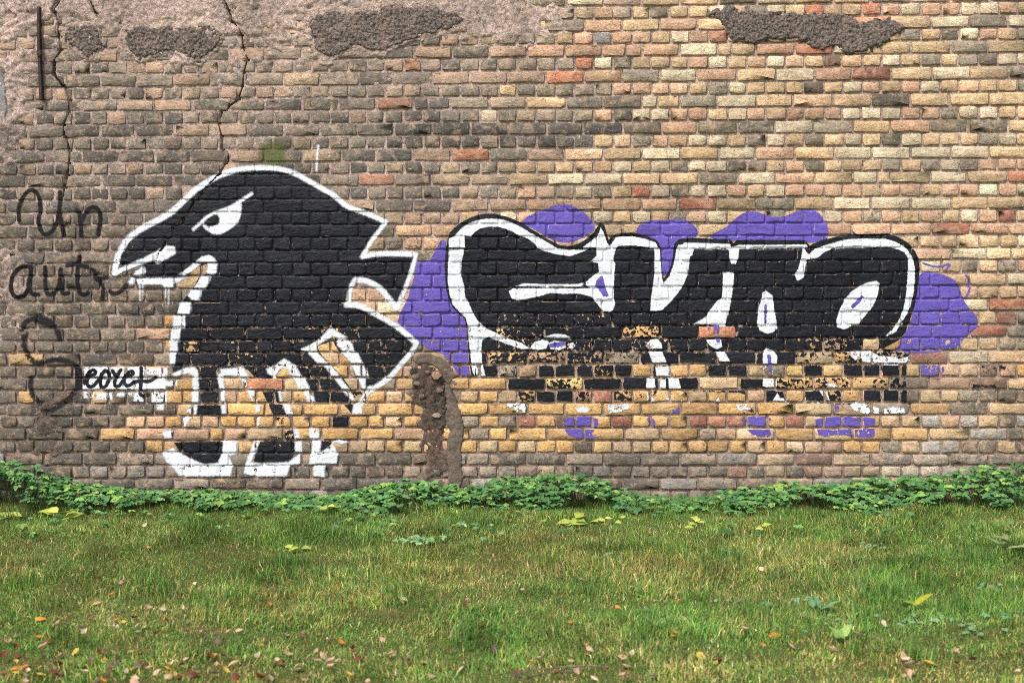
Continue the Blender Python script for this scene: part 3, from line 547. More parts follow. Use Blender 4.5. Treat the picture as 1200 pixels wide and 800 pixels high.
# spidery black writing
SC = Field(); SS = Field(); SR = Field()
for P in [[(22,258),(21,247),(24,236),(30,226),(36,222),(42,224),(46,232),(47.5,245),(45,258),(46,268),(52,275),(58,274),(64,267),(68,255),(70,240),(70.5,225)], [(70,250),(73,268),(75,276)], [(90,246),(94,252),(95,276)], [(95,260),(101,247),(108,242),(115,244),(118,255),(116,267),(115,275)],
          [(37,314),(30,311),(22,314),(15,323),(13,334),(14,343),(20,349),(28,347),(34,338),(36,325),(36,312)], [(36,318),(34,328),(33,338),(38,345),(45,345)], [(53,313),(53,325),(53,338),(56,345),(63,344),(70,335),(71,323),(71,315)], [(71,328),(73,345),(80,343)], [(93,301),(91,315),(91,330),(92,342),(98,346),(103,343)], [(79,311),(90,309),(103,313)], [(109,316),(112,326),(119,331),(121,340),(120,350)], [(112,326),(125,325)], [(148,334),(143,341),(133,345),(128,341)]]: SC.stroke(P, 4.6, 2)
for P in [[(26,386),(30,376),(45,371),(58,375),(67,386),(70,397)], [(28,394),(28,405),(33,417),(42,427),(55,422),(70,421),(83,423),(92,431),(93,442)], [(36,443),(35,455),(40,466),(50,474),(58,481),(66,478),(80,468),(88,458)], [(42,375),(52,379),(60,381)]]: SS.stroke(P, 5.4, 2)
for P in [[(1154,441),(1160,432),(1170,428.5),(1180,432)], [(1126,449),(1142,453),(1165,453)], [(1160,437),(1152,430)]]: SR.stroke(P, 4.4, 2)
GR = Field().poly([(302,183),(308,168),(322,164),(334,172),(336,186),(328,196),(310,196)], 2)

# wear: how far paint has flaked on each brick and on the joints
WSP = [(594,418,.5),(637,418,.62),(680,418,.5),(725,418,.74),(592,434,.72),(614,434,1),(636,434,0),(660,434,.2),(685,434,.1),(561,449,1),(585,449,1),(628,449,0),(672,449,.62),(712,449,.2),(570,464,.75),(588,464,1),(609,464,.58),(631,464,0),(653,464,.35),(676,464,.62),(697,464,.9),(721,464,.62),(743,464,.72),
 (707,434,.45),(731,434,.2),(756,434,.8),(777,434,0),(800,434,.95),(824,434,.85),(760,449,0),(785,449,0),(848,449,.85),(833,434,1),(850,434,.2),(870,434,.1),(938,434,1),(960,434,.1),(984,434,.95),(1005,434,0),(1028,434,0),(1050,434,0),(835,449,.9),(870,449,.35),(920,449,.55),(963,449,.62),(1005,449,.75),(1052,449,.55),(1096,449,1),
 (937,418,.72),(985,418,.6),(765,386,.62),(838,386,.85),(690,371,.42),(595,371,.42),(590,386,.5),(610,386,.45),(670,386,.3),(945,403,.55),(965,403,.6),(1010,403,.75),(1030,403,1),(235,406,.62),(395,390,.45),(232,418,.1),(250,449,.38),(240,464,.2),(255,464,.35),(245,478,0),(310,448,.85),(318,434,.55),(300,434,.2),(345,449,.3),(375,449,.35),(335,464,0),(330,478,.2),(352,464,.5),(400,493,0),(315,493,0)]
wear_b = np.zeros(len(BR) + 1)
for i, b in enumerate(BR):
    x, y = b['x'], b['y']; r = rng.random(); v = 0.04 + 0.16 * r * r
    if x > 480:
        if x < 575 and 362 < y < 443: v = .12 + .2 * r
        elif 364 < y < 398: v = .10 + .30 * r if 570 < x < 770 else .05 + .16 * r
        elif 398 <= y < 426: v = .08 + .36 * r
        elif 426 <= y < 472: v = .12 if r < .6 else (.42 if r < .82 else .85)
        elif 472 <= y < 488: v = .3 + .4 * r
        elif y >= 488: v = .12 + .32 * r
    elif x > 190:
        if 398 < y < 440: v = .08 + .3 * r * r
        elif 440 <= y < 486: v = .15 if r < .75 else .5
        elif 486 <= y < 512: v = .25 + .3 * r
        elif y >= 512: v = .08 + .2 * r
    else: v = .12 + .25 * r
    wear_b[i] = v
inf = [(i, b) for i, b in enumerate(BR) if b['frame']]
for sx, sy, v in WSP:
    if .35 <= v <= .78: v -= .10
    i, _ = min(inf, key=lambda q: abs(q[1]['x'] - sx) + 3 * abs(q[1]['y'] - sy)); wear_b[i] = v
IDp = ID[::RS, ::RS]; Xp, Yp = np.meshgrid(GX, GY)
wear_m = 0.16 + 0.10 * smooth(290, 320, Yp) + 0.17 * smooth(325, 400, Yp) + (0.12 + 0.26 * smooth(470, 520, Xp)) * smooth(395, 440, Yp) + 0.15 * smooth(440, 470, Yp) - 0.32 * smooth(508, 522, Yp)
WEAR = np.where(IDp >= 0, wear_b[IDp], wear_m)
WEAR = WEAR - .03 + (fbm(Xp / 22, Yp / 14, 4) - .5) * .3 * smooth(395, 440, Yp) + (fbm(Xp / 9, Yp / 9, 3) - .5) * .12
# surface under the film: highest of the neighbouring half-pixel samples
Hs = H.copy()
for dy in (-1, 0, 1):
    for dx in (-1, 0, 1): Hs = np.maximum(Hs, np.roll(np.roll(H, dy, 0), dx, 1))
Hp = Hs[::RS, ::RS]; Hraw = H[::RS, ::RS]
COVER = np.zeros(Hp.shape, bool)
def film(name, F, off, m, parent=None, pad=1.6, wearmul=1.0, wearadd=0.0, **props):
    D = F.d; COVER[D > 0] = True
    mx4 = np.maximum(np.maximum(D[:-1, :-1], D[1:, :-1]), np.maximum(D[:-1, 1:], D[1:, 1:]))
    hmin = np.minimum(np.minimum(Hp[:-1, :-1], Hp[1:, :-1]), np.minimum(Hp[:-1, 1:], Hp[1:, 1:]))
    keep = (mx4 > -pad) & (hmin > -0.028)
    ny, nx = D.shape; ii = (np.arange(ny - 1)[:, None] * nx + np.arange(nx - 1)[None, :])[keep]
    f = np.stack([ii, ii + nx, ii + nx + 1, ii + 1], 1); used, inv = np.unique(f.ravel(), return_inverse=True)
    V = np.stack([wx(Xp), -(Hp + off), wz(Yp)], -1).reshape(-1, 3)[used]
    me = mesh_np(name, V, inv.reshape(-1, 4)); fattr(me, 'd', D.ravel()[used]); fattr(me, 'wear', np.clip(WEAR * wearmul + wearadd, 0, 1).ravel()[used])
    return link(name, me, m, parent, True, **props)
M_BLACK = mat_paint('black_spray_paint', (15, 16, 22), 0.5, 0.5, 0.28, 0.10, (84, 74, 68), .5)
M_WHITE = mat_paint('white_spray_paint', (244, 245, 248), 1.5, 0.55, 0.3, 0.25, (170, 164, 160), .6)
M_WHITE2 = mat_paint('white_outline_paint', (238, 240, 243), 0.6, 0.5, 0.3, 0.4, (176, 164, 156), .5)
M_PURPLE = mat_paint('purple_spray_paint', (104, 87, 174), 0.55, 0.55, 0.3, 0.4, (112, 88, 132), .5)
M_SCRAWL = mat_paint('thin_black_spray', (22, 20, 22), 0.9, 0.7, 0.2, 0.15, (100, 92, 84), .7, 0.97)
M_CURL = mat_paint('faded_black_spray', (28, 26, 27), 1.8, 0.7, 0.2, 0.25, (100, 92, 84), 1.2, 0.93)
M_GREEN = mat_paint('green_spray_haze', (104, 116, 58), 4.0, 0.8, 0.2, 0.4, (130, 120, 100), 5.0, 0.5)
bird = empty('bird_graffiti', (wx(310), 0, 0), label='spray painted black crow with white outline and curved claws on the wall', category='graffiti')
letters = empty('letter_graffiti', (wx(800), 0, 0), label='bulky black graffiti letters with white edging over purple clouds', category='graffiti')
tagg = empty('tag_graffiti', (wx(145), 0, 0), label="small black scribbled tag on a white patch by the crow's legs", category='graffiti')
def fp(o, p): o.parent = p; o.matrix_parent_inverse.translation = (-p.location.x, -p.location.y, -p.location.z); return o
fp(film('green_smudge', GR, .0012, M_GREEN, pad=5), bird); fp(film('black_fill', birdK, .0018, M_BLACK), bird); fp(film('white_outline', birdW, .0030, M_WHITE, pad=3.2, wearmul=.8), bird)
[fp(film('purple_cloud', q, .0012, M_PURPLE), letters) for q in PUR]; fp(film('black_fill', K, .0018, M_BLACK), letters); fp(film('white_outline', W_, .0030, M_WHITE2, wearmul=.75), letters); [fp(film('purple_accent', q, .0042, M_PURPLE, wearmul=.5), letters) for q in ACC]
fp(film('white_patch', tagW, .0018, M_WHITE, pad=2.2, wearmul=.8, wearadd=.1), tagg); fp(film('black_lettering', tagK, .0030, M_BLACK, wearmul=.5), tagg)
film('script_graffiti', SC, .0018, M_SCRAWL, pad=3, wearmul=.35, label='thin sprayed black handwriting reading Un autr on grey bricks', category='graffiti')
film('curl_graffiti', SS, .0018, M_CURL, pad=3, wearmul=.7, wearadd=.04, label='faded black curl sprayed beneath the handwriting', category='graffiti')
film('arc_graffiti', SR, .0018, M_SCRAWL, pad=3, wearadd=.2, label='short black sprayed arcs beside the purple cloud on bare bricks', category='graffiti')

# ------------------------------------------------------------------ bricks as objects: the 300 that show most, the others in one mesh
cov = np.zeros(len(BR)); cnt = np.zeros(len(BR)); ok = IDp >= 0
np.add.at(cnt, IDp[ok], 1); np.add.at(cov, IDp[ok], COVER[ok] * 1.0)
score = np.array([cnt[i] - .85 * cov[i] if (b['frame'] and 3 < b['x'] < 1197 and 4 < b['y'] < 575) else -1 for i, b in enumerate(BR)])
big = set(np.argsort(-score)[:300])
VV, QQ, TT, CC = [], [], [], []; base_i = 0
for i, b in enumerate(BR):
    V, q, t_ = b['geo']; c = np.tile(b['rgba'], (len(V), 1))
    if i in big:
        o3 = V[-1].copy(); o3[1] = 0; me = mesh_np('brick', V - o3, q, t_); colattr(me, 'col', c); o = link('brick', me, M_BRICK, wall); o.location = o3
    else:
        VV.append(V); QQ.append(q + base_i); TT.append(t_ + base_i); CC.append(c); base_i += len(V)
me = mesh_np('brickwork', np.concatenate(VV), np.concatenate(QQ), np.concatenate(TT)); colattr(me, 'col', np.concatenate(CC)); link('brickwork', me, M_BRICK, wall, kind='stuff')

# ------------------------------------------------------------------ ground
def ground_h(x, y): return 0.09 * (fbm(np.asarray(x) / 0.7 + 30, np.asarray(y) / 0.5 + 30, 3) - 0.5) * smooth(0.0, -0.5, np.asarray(y))
gx = np.concatenate([-np.geomspace(3000, 6, 14), np.arange(-5.5, 5.6, .1), np.geomspace(6, 3000, 14)]); gy = np.concatenate([-np.geomspace(3000, 5, 14), np.arange(-4.6, 0.41, .1), np.geomspace(1, 3000, 10)])
A, B = np.meshgrid(gx, gy); nx, ny = len(gx), len(gy); ii = (np.arange(ny - 1)[:, None] * nx + np.arange(nx - 1)[None, :]).ravel()
me = mesh_np('ground', np.stack([A, B, ground_h(A, B)], -1).reshape(-1, 3), np.stack([ii, ii + 1, ii + nx + 1, ii + nx], 1))
t = NT('soil_and_thatch'); n1 = t.noise(6, 6, .6); n2 = t.noise(60, 6, .7)
c = t.mix(t.ramp(n1, .4, .62), lin((122, 112, 66)), lin((98, 118, 52))); c = t.mix(t.ramp(n2, .5, .66, 0, .7), c, lin((120, 104, 66))); c = t.mix(t.ramp(n2, .45, .34, 0, .6), c, lin((62, 56, 34)))
link('ground', me, t.fin(c, .95, t.bump(n2, .03), .2), None, True, kind='structure')

# ------------------------------------------------------------------ grass: blades by the hundred thousand
def straw_map(px, py):
    s = .30 + .35 * blob(px, py, 600, 690, 330, 45) + .28 * blob(px, py, 150, 720, 230, 50) + .30 * blob(px, py, 700, 650, 260, 26) + .22 * blob(px, py, 60, 660, 120, 25) + .30 * blob(px, py, 960, 785, 200, 22) + .22 * smooth(740, 800, py)
    s = s - .22 * blob(px, py, 1050, 690, 170, 50) - .25 * blob(px, py, 420, 630, 120, 14) - .2 * blob(px, py, 700, 740, 200, 40) - .12 * smooth(625, 600, py)
    return np.clip(s + (fbm(px / 80, py / 24, 4, .6) - .5) * 1.6, .02, 1.0)
NBL = 400000
yy = -0.03 - (4.35) * rng.random(NBL * 3) ** 0.9; xx = rng.uniform(-1, 1, NBL * 3) * (3.75 - 0.1 * 0)
d = yy + DIST; px = xx * FPX / d + 600; py = HORIZON + CAMH * FPX / d
dens = 0.75 + 0.5 * (fbm(xx * 3 + 5, yy * 3 + 5, 3) - .35) - .45 * blob(px, py, 60, 800, 130, 18) - .4 * blob(px, py, 660, 802, 90, 10) - .35 * blob(px, py, 350, 798, 90, 14)
dens = dens * (1 - .6 * smooth(-.40, -.18, yy))
k = (np.abs(px - 600) < 720) & (py < 850) & (rng.random(NBL * 3) < dens * (0.85 + 0.15 * smooth(-4.6, -1.0, yy))); xx, yy, px, py = xx[k][:NBL], yy[k][:NBL], px[k][:NBL], py[k][:NBL]
n = len(xx); tuft = fbm(xx * 3.2 + 70, yy * 4.2, 3); st = straw_map(px, py)
near = smooth(-1.2, -3.2, yy)
ln = (0.016 + 0.030 * rng.random(n) ** 1.4) * (0.7 + 1.0 * smooth(.35, .68, tuft)) * (1 + .45 * blob(px, py, 1000, 700, 220, 60)) * (1 - .15 * near)
wd = (0.0010 + 0.0011 * rng.random(n)) * (1 + .3 * (tuft > .55))
flow = 6.28 * fbm(xx * 1.3, yy * 1.3 + 20, 2) * 2; az = flow + rng.normal(0, 1.5, n); lean = np.where(rng.random(n) < .42, rng.uniform(1.0, 1.45, n), np.clip(rng.normal(.6, .4, n), .03, 1.4))
face = rng.uniform(0, 6.28, n)
ux, uy = np.cos(az), np.sin(az); sxv, syv = np.cos(face), np.sin(face)
zg = ground_h(xx, yy) - .004
P0 = np.stack([xx, yy, zg], 1)
m1 = P0 + np.stack([ux * np.sin(lean * .5) * ln * .55, uy * np.sin(lean * .5) * ln * .55, np.cos(lean * .5) * ln * .55], 1)
l2 = lean * 1.35; P2 = m1 + np.stack([ux * np.sin(l2) * ln * .5, uy * np.sin(l2) * ln * .5, np.cos(l2) * ln * .5], 1)
sv = np.stack([sxv * wd, syv * wd, np.zeros(n)], 1)
V = np.stack([P0 - sv, P0 + sv, m1 + sv * .85, m1 - sv * .85, P2], 1).reshape(-1, 3); bi = np.arange(n)[:, None] * 5
q = bi + np.array([0, 1, 2, 3]); t3 = bi + np.array([3, 2, 4])
greens = lin([(86, 124, 46), (108, 150, 56), (62, 98, 40), (132, 166, 72), (92, 138, 70), (118, 144, 76)]); straws = lin([(194, 180, 108), (166, 150, 80), (214, 198, 140), (150, 122, 68), (176, 168, 82)])
isst = rng.random(n) < st * .62; cc = np.where(isst[:, None], straws[rng.integers(0, 5, n)], greens[rng.integers(0, 6, n)]) * rng.uniform(.55, 1.35, (n, 1))
bright = (.10 * blob(px, py, 1030, 720, 220, 70) + .18 * smooth(640, 780, py) + 1.3 * (fbm(px / 40 + 8, py / 13, 3) - .5))[:, None]; cc = cc * (1.1 + bright)
c5 = np.repeat(cc, 5, 0); tipw = np.tile([0, 0, .3, .3, 1], n)[:, None]; tipc = np.repeat(np.where(rng.random((n, 1)) < .16, lin((178, 158, 92))[None], cc * 1.15), 5, 0)
c5 = c5 * (1 - tipw) + tipc * tipw
me = mesh_np('grass', V, q, t3); colattr(me, 'col', np.concatenate([c5, np.ones((len(c5), 1))], 1))
M_LEAF = mat_leafy('leaf_tissue'); M_GRASS = mat_leafy('grass_blade', .6, .3)
link('grass', me, M_GRASS, None, False, kind='stuff', label='short mixed green and straw lawn grass in front of the wall', category='grass')

# ------------------------------------------------------------------ broad-leaved weeds
class Leaves:
    def __init__(s): s.V, s.Q, s.T, s.C, s.n = [], [], [], [], 0
    def leaf(s, p, d, up, L, W, col, fold=.25, droop=.25, tooth=.12):
        d = d / np.linalg.norm(d); side = np.cross(d, up); side /= np.linalg.norm(side) + 1e-9; up = np.cross(side, d)
        ts = np.array([0, .18, .42, .7, 1.0]); ws = np.array([.06, .78, 1.0, .62, .02]) * W / 2
        mid = p + d * (ts * L)[:, None] - up * (droop * L * ts ** 2)[:, None]
        jl = 1 + rng.normal(0, tooth, 5)
        e1 = mid + side * (ws * jl)[:, None] + up * (fold * ws)[:, None]; e2 = mid - side * (ws * jl[::-1])[:, None] + up * (fold * ws)[:, None]
        s.V += [mid, e1, e2]; b = s.n; 
        for i in range(4): s.Q += [(b + i, b + 5 + i, b + 6 + i, b + 1 + i), (b + i, b + 1 + i, b + 11 + i, b + 10 + i)]
        cl = np.tile(col, (15, 1)) * np.concatenate([np.full(5, 1.2), np.full(10, 1.0)])[:, None]; s.C.append(cl); s.n += 15
    def stem(s, a, b, r, col):
        d = b - a; sd_ = np.cross(d, (0, 1, 0.01)); sd_ = sd_ / (np.linalg.norm(sd_) + 1e-9) * r; s2 = np.cross(d, sd_); s2 = s2 / (np.linalg.norm(s2) + 1e-9) * r
        s.V.append(np.array([a + sd_, a - sd_ * .5 + s2, a - sd_ * .5 - s2, b + sd_ * .6, b - sd_ * .3 + s2 * .6, b - sd_ * .3 - s2 * .6])); k = s.n
        s.Q += [(k, k + 1, k + 4, k + 3), (k + 1, k + 2, k + 5, k + 4), (k + 2, k, k + 3, k + 5)]; s.C.append(np.tile(col, (6, 1))); s.n += 6
    def mesh(s, name):
        me = mesh_np(name, np.concatenate(s.V), np.array(s.Q)); c = np.concatenate(s.C); colattr(me, 'col', np.concatenate([c, np.ones((len(c), 1))], 1)); return me
TOPX = [-150,0,25,50,100,150,300,380,440,470,520,560,600,640,690,732,760,800,850,900,960,1010,1060,1110,1150,1200,1350]
TOPY = [545,548,550,561,571,575,577,582,573,567,571,571,564,557,561,577,584,584,578,572,567,565,563,560,556,553,550]
wg = lin([(80, 122, 66), (94, 138, 74), (68, 108, 58), (112, 150, 82), (86, 126, 82), (80, 116, 66), (132, 160, 80)])
def compound(Lv, p, h, az, size, cols):
    tip = p + np.array([math.cos(az) * h * .35, math.sin(az) * h * .35, h]); Lv.stem(p, tip, .0016, lin((90, 110, 60)))
    col = cols[rng.integers(len(cols))] * rng.uniform(1.05, 1.6)
    for da, ls in ((0, 1.0), (.9, .85), (-.9, .85), (1.9, .7), (-1.9, .7)):
        a = az + da + rng.normal(0, .15); dr = np.array([math.cos(a), math.sin(a), rng.normal(-.02, .18)])
        up = np.array([rng.normal(-.15, .22), rng.normal(-.55, .25), 1.0]); L = size * ls * rng.uniform(.8, 1.2)
        Lv.leaf(tip, dr, up, L, L * .72, col * rng.uniform(.85, 1.15), .14, rng.uniform(.05, .3))
Lv = Leaves()
for _ in range(5000):
    pxw = rng.uniform(-120, 1320); Y = -0.04 - .58 * rng.random() ** 1.1; dd = DIST + Y
    top = np.interp(pxw, TOPX, TOPY) + 4; hmax = max(.04, CAMH - (top - HORIZON) * (DIST - .2) / FPX)
    prof = 1.0 if Y > -.24 else max(.3, 1 - (-.24 - Y) / .4)
    if hmax < .09 and Y < -.4 and rng.random() < .6: continue
    if 735 < pxw < 850 and rng.random() < .55: continue
    if Y < -.26 - .5 * (fbm(np.array([pxw / 45.0]), np.array([3.3]), 3)[0] - .25): continue
    h = max(hmax * 1.15 - .01, .03) * prof * (.8 + .5 * fbm(np.array([pxw / 30.0]), np.array([Y * 9]), 2)[0]) * rng.uniform(.62, 1.08)
    p = np.array([(pxw - 600) * dd / FPX, Y, 0.0]); compound(Lv, p, h, rng.uniform(-3.14, 3.14), rng.uniform(.022, .052), wg)
for _ in range(420):
    pxw = rng.uniform(-120, 1320); Y = -.42 - .75 * rng.random() ** 1.8; dd = DIST + Y; x_ = (pxw - 600) * dd / FPX
    if fbm(np.array([pxw / 55.0]), np.array([Y * 4 + 8]), 2)[0] < .47: continue
    compound(Lv, np.array([x_, Y, float(ground_h(x_, Y))]), rng.uniform(.025, .055), rng.uniform(-3.14, 3.14), rng.uniform(.018, .04), wg)
link('ground_cover', Lv.mesh('ground_cover'), mat_leafy('weed_leaf', .7, .38), None, True, kind='stuff', label='dense bank of green three-lobed weeds along the wall foot', category='weeds')

# single plants one can pick out of the lawn
def rosette(name, pxc, pyc, nleaf, L, W, cols, label, cat='plant', lift=.5, spread=.05, group=None, compound_=False, hh=.06):
    x, y = gpt(pxc, pyc); o = empty(name, (x, y, float(ground_h(x, y))), label=label, category=cat)
    if group: o['group'] = group
    for i in range(nleaf):
        Lf = Leaves(); a = i * 2.4 + rng.normal(0, .4); col = cols[rng.integers(len(cols))] * rng.uniform(.85, 1.15)
        b = np.array([rng.normal(0, spread), rng.normal(0, spread * .7), .0])
        if compound_: compound(Lf, b, hh * rng.uniform(.7, 1.15), a, L, cols)
        else: Lf.leaf(b + np.array([0, 0, hh * rng.uniform(.2, 1)]), np.array([math.cos(a), math.sin(a) * .9, lift * rng.uniform(.4, 1.3)]), np.array([0, -.3, 1.]), L * rng.uniform(.7, 1.2), W * rng.uniform(.8, 1.2), col, .15, .35, .2)
        link('leaf', Lf.mesh('leaf'), M_LEAF, o, True)
    return o
yel = lin([(176, 186, 84), (190, 192, 96), (160, 176, 80)]); grn = lin([(70, 112, 52), (86, 128, 60)]); sil = lin([(112, 148, 100), (98, 138, 92), (124, 156, 112)])
rosette('burdock', 70, 608, 6, .10, .08, yel, 'pale yellow-green burdock with broad leaves, under the faded black curl', spread=.03, hh=.05)
rosette('burdock', 10, 607, 5, .08, .06, yel, 'pale yellow-green burdock beside the tallest weeds at the wall edge', spread=.03, hh=.04)
rosette('burdock', 668, 617, 5, .09, .07, yel, 'pale yellow-green burdock just in front of the domed weed mound', spread=.03, hh=.05)
rosette('burdock', 712, 612, 6, .05, .04, yel, 'small yellow-leaved plant beside the pale burdock at the weed mound', spread=.05, hh=.04)
rosette('burdock', 890, 622, 8, .06, .045, yel, 'yellowing low plant below the patch of bare wall foot', spread=.08, hh=.04)
rosette('burdock', 818, 618, 6, .05, .035, yel, 'sparse yellow sprouts in grass next to the yellowing low plant', spread=.08, hh=.04)
rosette('burdock', 388, 603, 5, .055, .04, yel, "pale yellow sprouts below the crow's claws", spread=.05, hh=.05)
rosette('burdock', 347, 650, 4, .05, .04, yel, 'tiny lime-yellow plant alone in short grass', spread=.02, hh=.03)
rosette('silver_weed', 495, 640, 16, .03, .02, sil, 'spreading clump of silvery green clover-like leaves in the lawn', spread=.085, compound_=True, hh=.05)
rosette('silver_weed', 562, 637, 5, .028, .02, sil, 'few silvery leaves next to the spreading silver clump', spread=.07, compound_=True, hh=.05)
rosette('silver_weed', 15, 670, 4, .045, .02, sil, 'low grey-green sprig in the lawn near the pink flower', spread=.02, hh=.03)
rosette('dock', 962, 712, 4, .08, .03, sil, 'dock plant with one long upright pale green leaf', lift=1.2, spread=.02, hh=.04)
rosette('dock', 1072, 716, 3, .09, .03, lin([(140, 156, 50), (168, 160, 40), (90, 130, 60)]), 'dock plant with yellow-tipped leaf in the thick green grass', lift=1.1, spread=.02, hh=.04)
rosette('dock', 985, 757, 3, .07, .04, lin([(150, 176, 96), (130, 160, 84)]), 'dock plant with one short rounded lime leaf', lift=.9, spread=.015, hh=.03)
rosette('dock', 1188, 652, 6, .11, .03, lin([(130, 150, 100), (160, 168, 116)]), 'pale feathery leaf drooping over the lawn beyond the clover patches', lift=.6, spread=.03, hh=.06)
rosette('dock', 765, 740, 5, .08, .012, lin([(120, 160, 90), (104, 148, 84)]), 'narrow upright sprout of pale green blades in the lawn', lift=1.6, spread=.01, hh=.02)
rosette('dock', 712, 658, 4, .06, .02, sil, 'grey-green curled leaves standing in yellowed grass', lift=1.0, spread=.05, hh=.03)
for i, (a, b) in enumerate([(998, 725), (1055, 733), (1090, 735), (1180, 730), (905, 738), (930, 655), (1030, 643), (1000, 660), (1165, 690), (850, 650), (935, 700), (870, 705), (1140, 745)]):
    rosette('clover', a, b, 7, .022, .018, sil * .8, 'low blue-green clover patch woven into the lush grass', spread=.06, compound_=True, hh=.022, group='clover patches in the lush grass')
# taller grass tufts
def tuft(pxc, pyc, nb, L, label):
    x, y = gpt(pxc, pyc); o = empty('grass_tuft', (x, y, float(ground_h(x, y)) - .004), label=label, category='grass tuft', group='dark grass tufts'); Lf = Leaves()
    for i in range(nb):
        a = rng.uniform(0, 6.28); ll = L * rng.uniform(.6, 1.15); le = abs(rng.normal(.5, .4))
        Lf.leaf(np.array([rng.normal(0, .05), rng.normal(0, .045), 0]), np.array([math.cos(a) * le, math.sin(a) * le, 1.0]), np.array([math.cos(a), math.sin(a), .2]), ll, .0045, greens[rng.integers(6)] * rng.uniform(.7, 1.2), .1, rng.uniform(.2, 1.0), .02)
    link('blades', Lf.mesh('blades'), M_GRASS, o, False, kind='stuff')
for (a, b) in [(545, 750), (175, 685), (30, 690), (280, 705), (820, 705), (880, 720), (1040, 700), (1095, 690), (760, 750), (900, 745), (1010, 770), (1080, 778), (330, 665), (430, 640), (860, 660), (640, 665), (1150, 660), (960, 680), (1120, 720), (230, 625), (690, 700)]:
    tuft(a, b, 60, .085, 'darker taller grass tuft standing out of the shorter lawn')

# ------------------------------------------------------------------ fallen leaves
def leaf_mesh(L, W, curl, seed):
    r = np.random.default_rng(seed); ts = np.array([-.12, 0, .2, .45, .72, 1.0]); ws = np.array([.02, .35, .95, 1.0, .55, .02]) * W / 2
    xs = ts * L - L * .45; z = curl * L * (ts - .4) ** 2; mid = np.stack([xs, np.zeros(6), z], 1)
    e1 = mid + np.stack([np.zeros(6), ws * r.uniform(.85, 1.15, 6), curl * ws * r.uniform(.2, 1.2)], 1); e2 = mid + np.stack([np.zeros(6), -ws * r.uniform(.85, 1.15, 6), curl * ws * r.uniform(.2, 1.2)], 1)
    q = [(i, 6 + i, 7 + i, 1 + i) for i in range(5)] + [(i, 1 + i, 13 + i, 12 + i) for i in range(5)]
    return np.concatenate([mid, e1, e2]), np.array(q)
LCOL = [('pinkish tan', (214, 174, 138)), ('orange', (226, 150, 60)), ('reddish brown', (136, 72, 50)), ('pale cream', (236, 208, 172)), ('yellow', (222, 186, 78)), ('dull grey-brown', (126, 98, 86))]
LM = []
for ci, (nm, rgb) in enumerate(LCOL):
    for vv in range(3):
        V, q = leaf_mesh(.036 + .008 * vv, .024 + .004 * vv, (.5, 1.1, -.6)[vv], ci * 7 + vv); me = mesh_np('leaf', V, q)
        colattr(me, 'col', np.tile((*(lin(rgb) * (.72 + .12 * vv)), 1), (len(V), 1))); me.materials.append(M_LEAF); me.polygons.foreach_set('use_smooth', np.ones(len(me.polygons), bool)); LM.append(me)
FIX = [(26,717,3),(36,724,0),(67,736,3),(75,730,5),(104,710,5),(114,710,0),(130,703,1),(172,722,0),(192,716,1),(191,725,3),(157,732,2),(135,735,1),(136,730,0),(131,742,3),(160,742,3),(162,749,0),(168,746,3),(192,738,1),(213,725,3),(233,748,0),(254,745,3),(268,746,0),(45,747,1),(18,765,3),(165,784,3),(213,793,0),(273,780,0),(199,787,3),(128,797,0),(20,780,3),(5,789,1),
       (335,745,0),(359,737,1),(352,747,0),(385,749,3),(334,764,0),(337,772,0),(325,780,3),(371,780,0),(380,776,0),(388,785,0),(414,794,0),(414,765,2),(535,785,0),(475,710,3),(548,714,0),(318,717,3),(493,746,2),(398,752,1),
       (669,739,1),(711,738,2),(653,769,0),(620,780,1),(733,784,3),(782,787,0),(833,766,3),(877,779,5),(692,766,0),(646,733,2),(793,709,1),(770,708,3),(760,696,4),(893,770,1),(698,794,3),(802,786,0),
       (1060,780,0),(1075,776,0),(1062,790,5),(1140,785,5),(143,690,0),(174,645,1),(170,626,3),(52,675,3),(116,685,2),(228,682,3),(279,685,2),(213,703,2),(264,646,4),(597,697,2),(545,721,2),(1090,788,4),(1036,738,3),(930,765,0),(1168,793,0)]
spots = [(a, b, c) for a, b, c in FIX]
while len(spots) < 290:
    a, b = rng.uniform(-10, 1210), 640 + 165 * rng.random() ** .45
    pr = .07 + .95 * blob(a, b, 100, 785, 190, 42) + .45 * blob(a, b, 420, 790, 260, 40) + .25 * blob(a, b, 720, 780, 120, 30) + .12 * blob(a, b, 1080, 790, 120, 20)
    if rng.random() < pr * .7: spots.append((a, b, int(rng.choice([0, 0, 0, 0, 1, 2, 2, 3, 3, 4, 5]))))
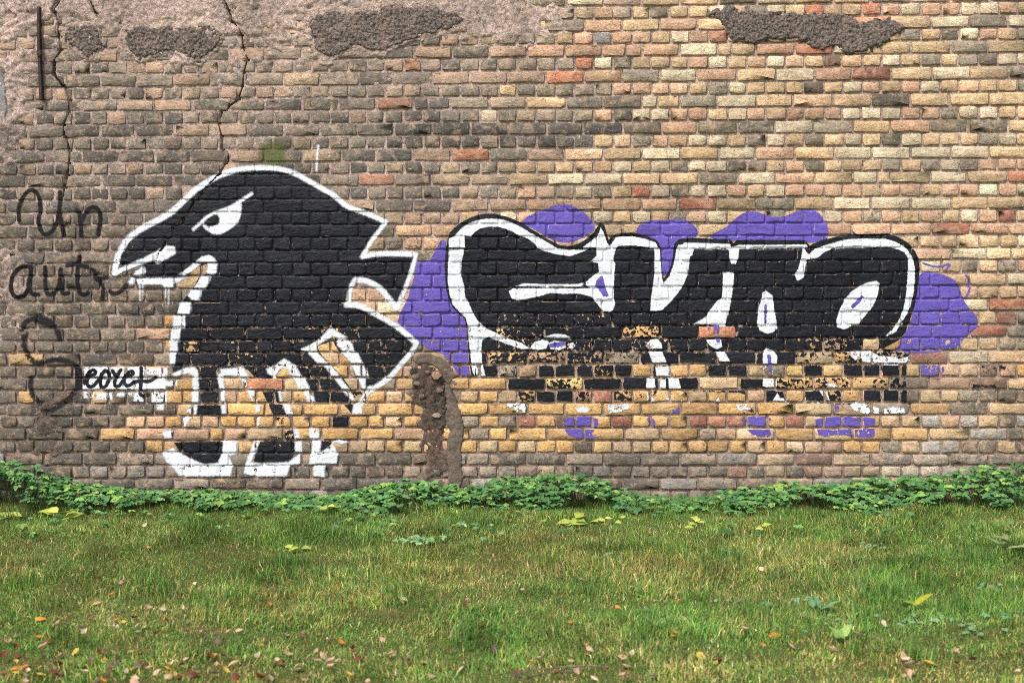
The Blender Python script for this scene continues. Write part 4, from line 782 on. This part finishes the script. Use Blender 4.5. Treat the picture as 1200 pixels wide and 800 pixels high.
for (a, b, ci) in spots:
    x, y = gpt(a, b); o = bpy.data.objects.new('fallen_leaf', LM[ci * 3 + int(rng.integers(3))]); COL.objects.link(o)
    o.location = (x, y, float(ground_h(x, y)) + rng.uniform(.014, .034)); o.rotation_euler = (rng.normal(.25, .35), rng.normal(0, .35), rng.uniform(0, 6.28)); s = rng.uniform(.48, 1.0) * (1 if ci != 5 else 1.1); o.scale = (s, s, s)
    o['label'] = 'small %s fallen leaf lying on the lawn' % LCOL[ci][0]; o['category'] = 'leaf'; o['group'] = '%s fallen leaves' % LCOL[ci][0]
# clover flower
x, y = gpt(144, 692); fl = empty('clover_flower', (x, y, float(ground_h(x, y))), label='single small pink clover flower in the grass', category='flower')
Lf = Leaves(); Lf.stem(np.array([0, 0, 0.]), np.array([0, 0, .045]), .0012, lin((90, 120, 60))); link('stem', Lf.mesh('stem'), M_LEAF, fl)
Lf = Leaves()
for i in range(40):
    a, e = rng.uniform(0, 6.28), rng.uniform(-.5, 1.5); dr = np.array([math.cos(a) * math.cos(e), math.sin(a) * math.cos(e), math.sin(e)]); Lf.leaf(np.array([0, 0, .048]), dr, np.array([.1, .2, 1.]), .011, .004, lin((206, 128, 186)), .1, .1)
link('petals', Lf.mesh('petals'), M_LEAF, fl)
# twigs
t = NT('twig_bark'); n1 = t.noise(90, 5, .6); M_TWIG = t.fin(t.mix(t.ramp(n1, .4, .6), lin((92, 76, 66)), lin((136, 116, 104))), .9, t.bump(n1, .004))
def twig(pts, r, label):
    Lf = Leaves(); Q = [np.array([*gpt(a, b), 0]) for a, b in pts]
    for q in Q: q[2] = float(ground_h(q[0], q[1])) + .03
    o0 = Q[0].copy()
    for a, b in zip(Q[:-1], Q[1:]): Lf.stem(a - o0, b - o0 + (b - a) * .04, r, lin((110, 90, 78)))
    o = link('twig', Lf.mesh('twig'), M_TWIG, None, True, label=label, category='twig'); o.location = o0
twig([(600,796),(625,788),(660,786),(690,785),(712,787)], .004, 'long thin grey twig lying in the grass')
twig([(610,799),(640,792),(672,790)], .003, 'short thin grey twig beside the long twig')
twig([(45,774),(56,768),(65,761)], .003, 'short bare twig among the tan fallen leaves')
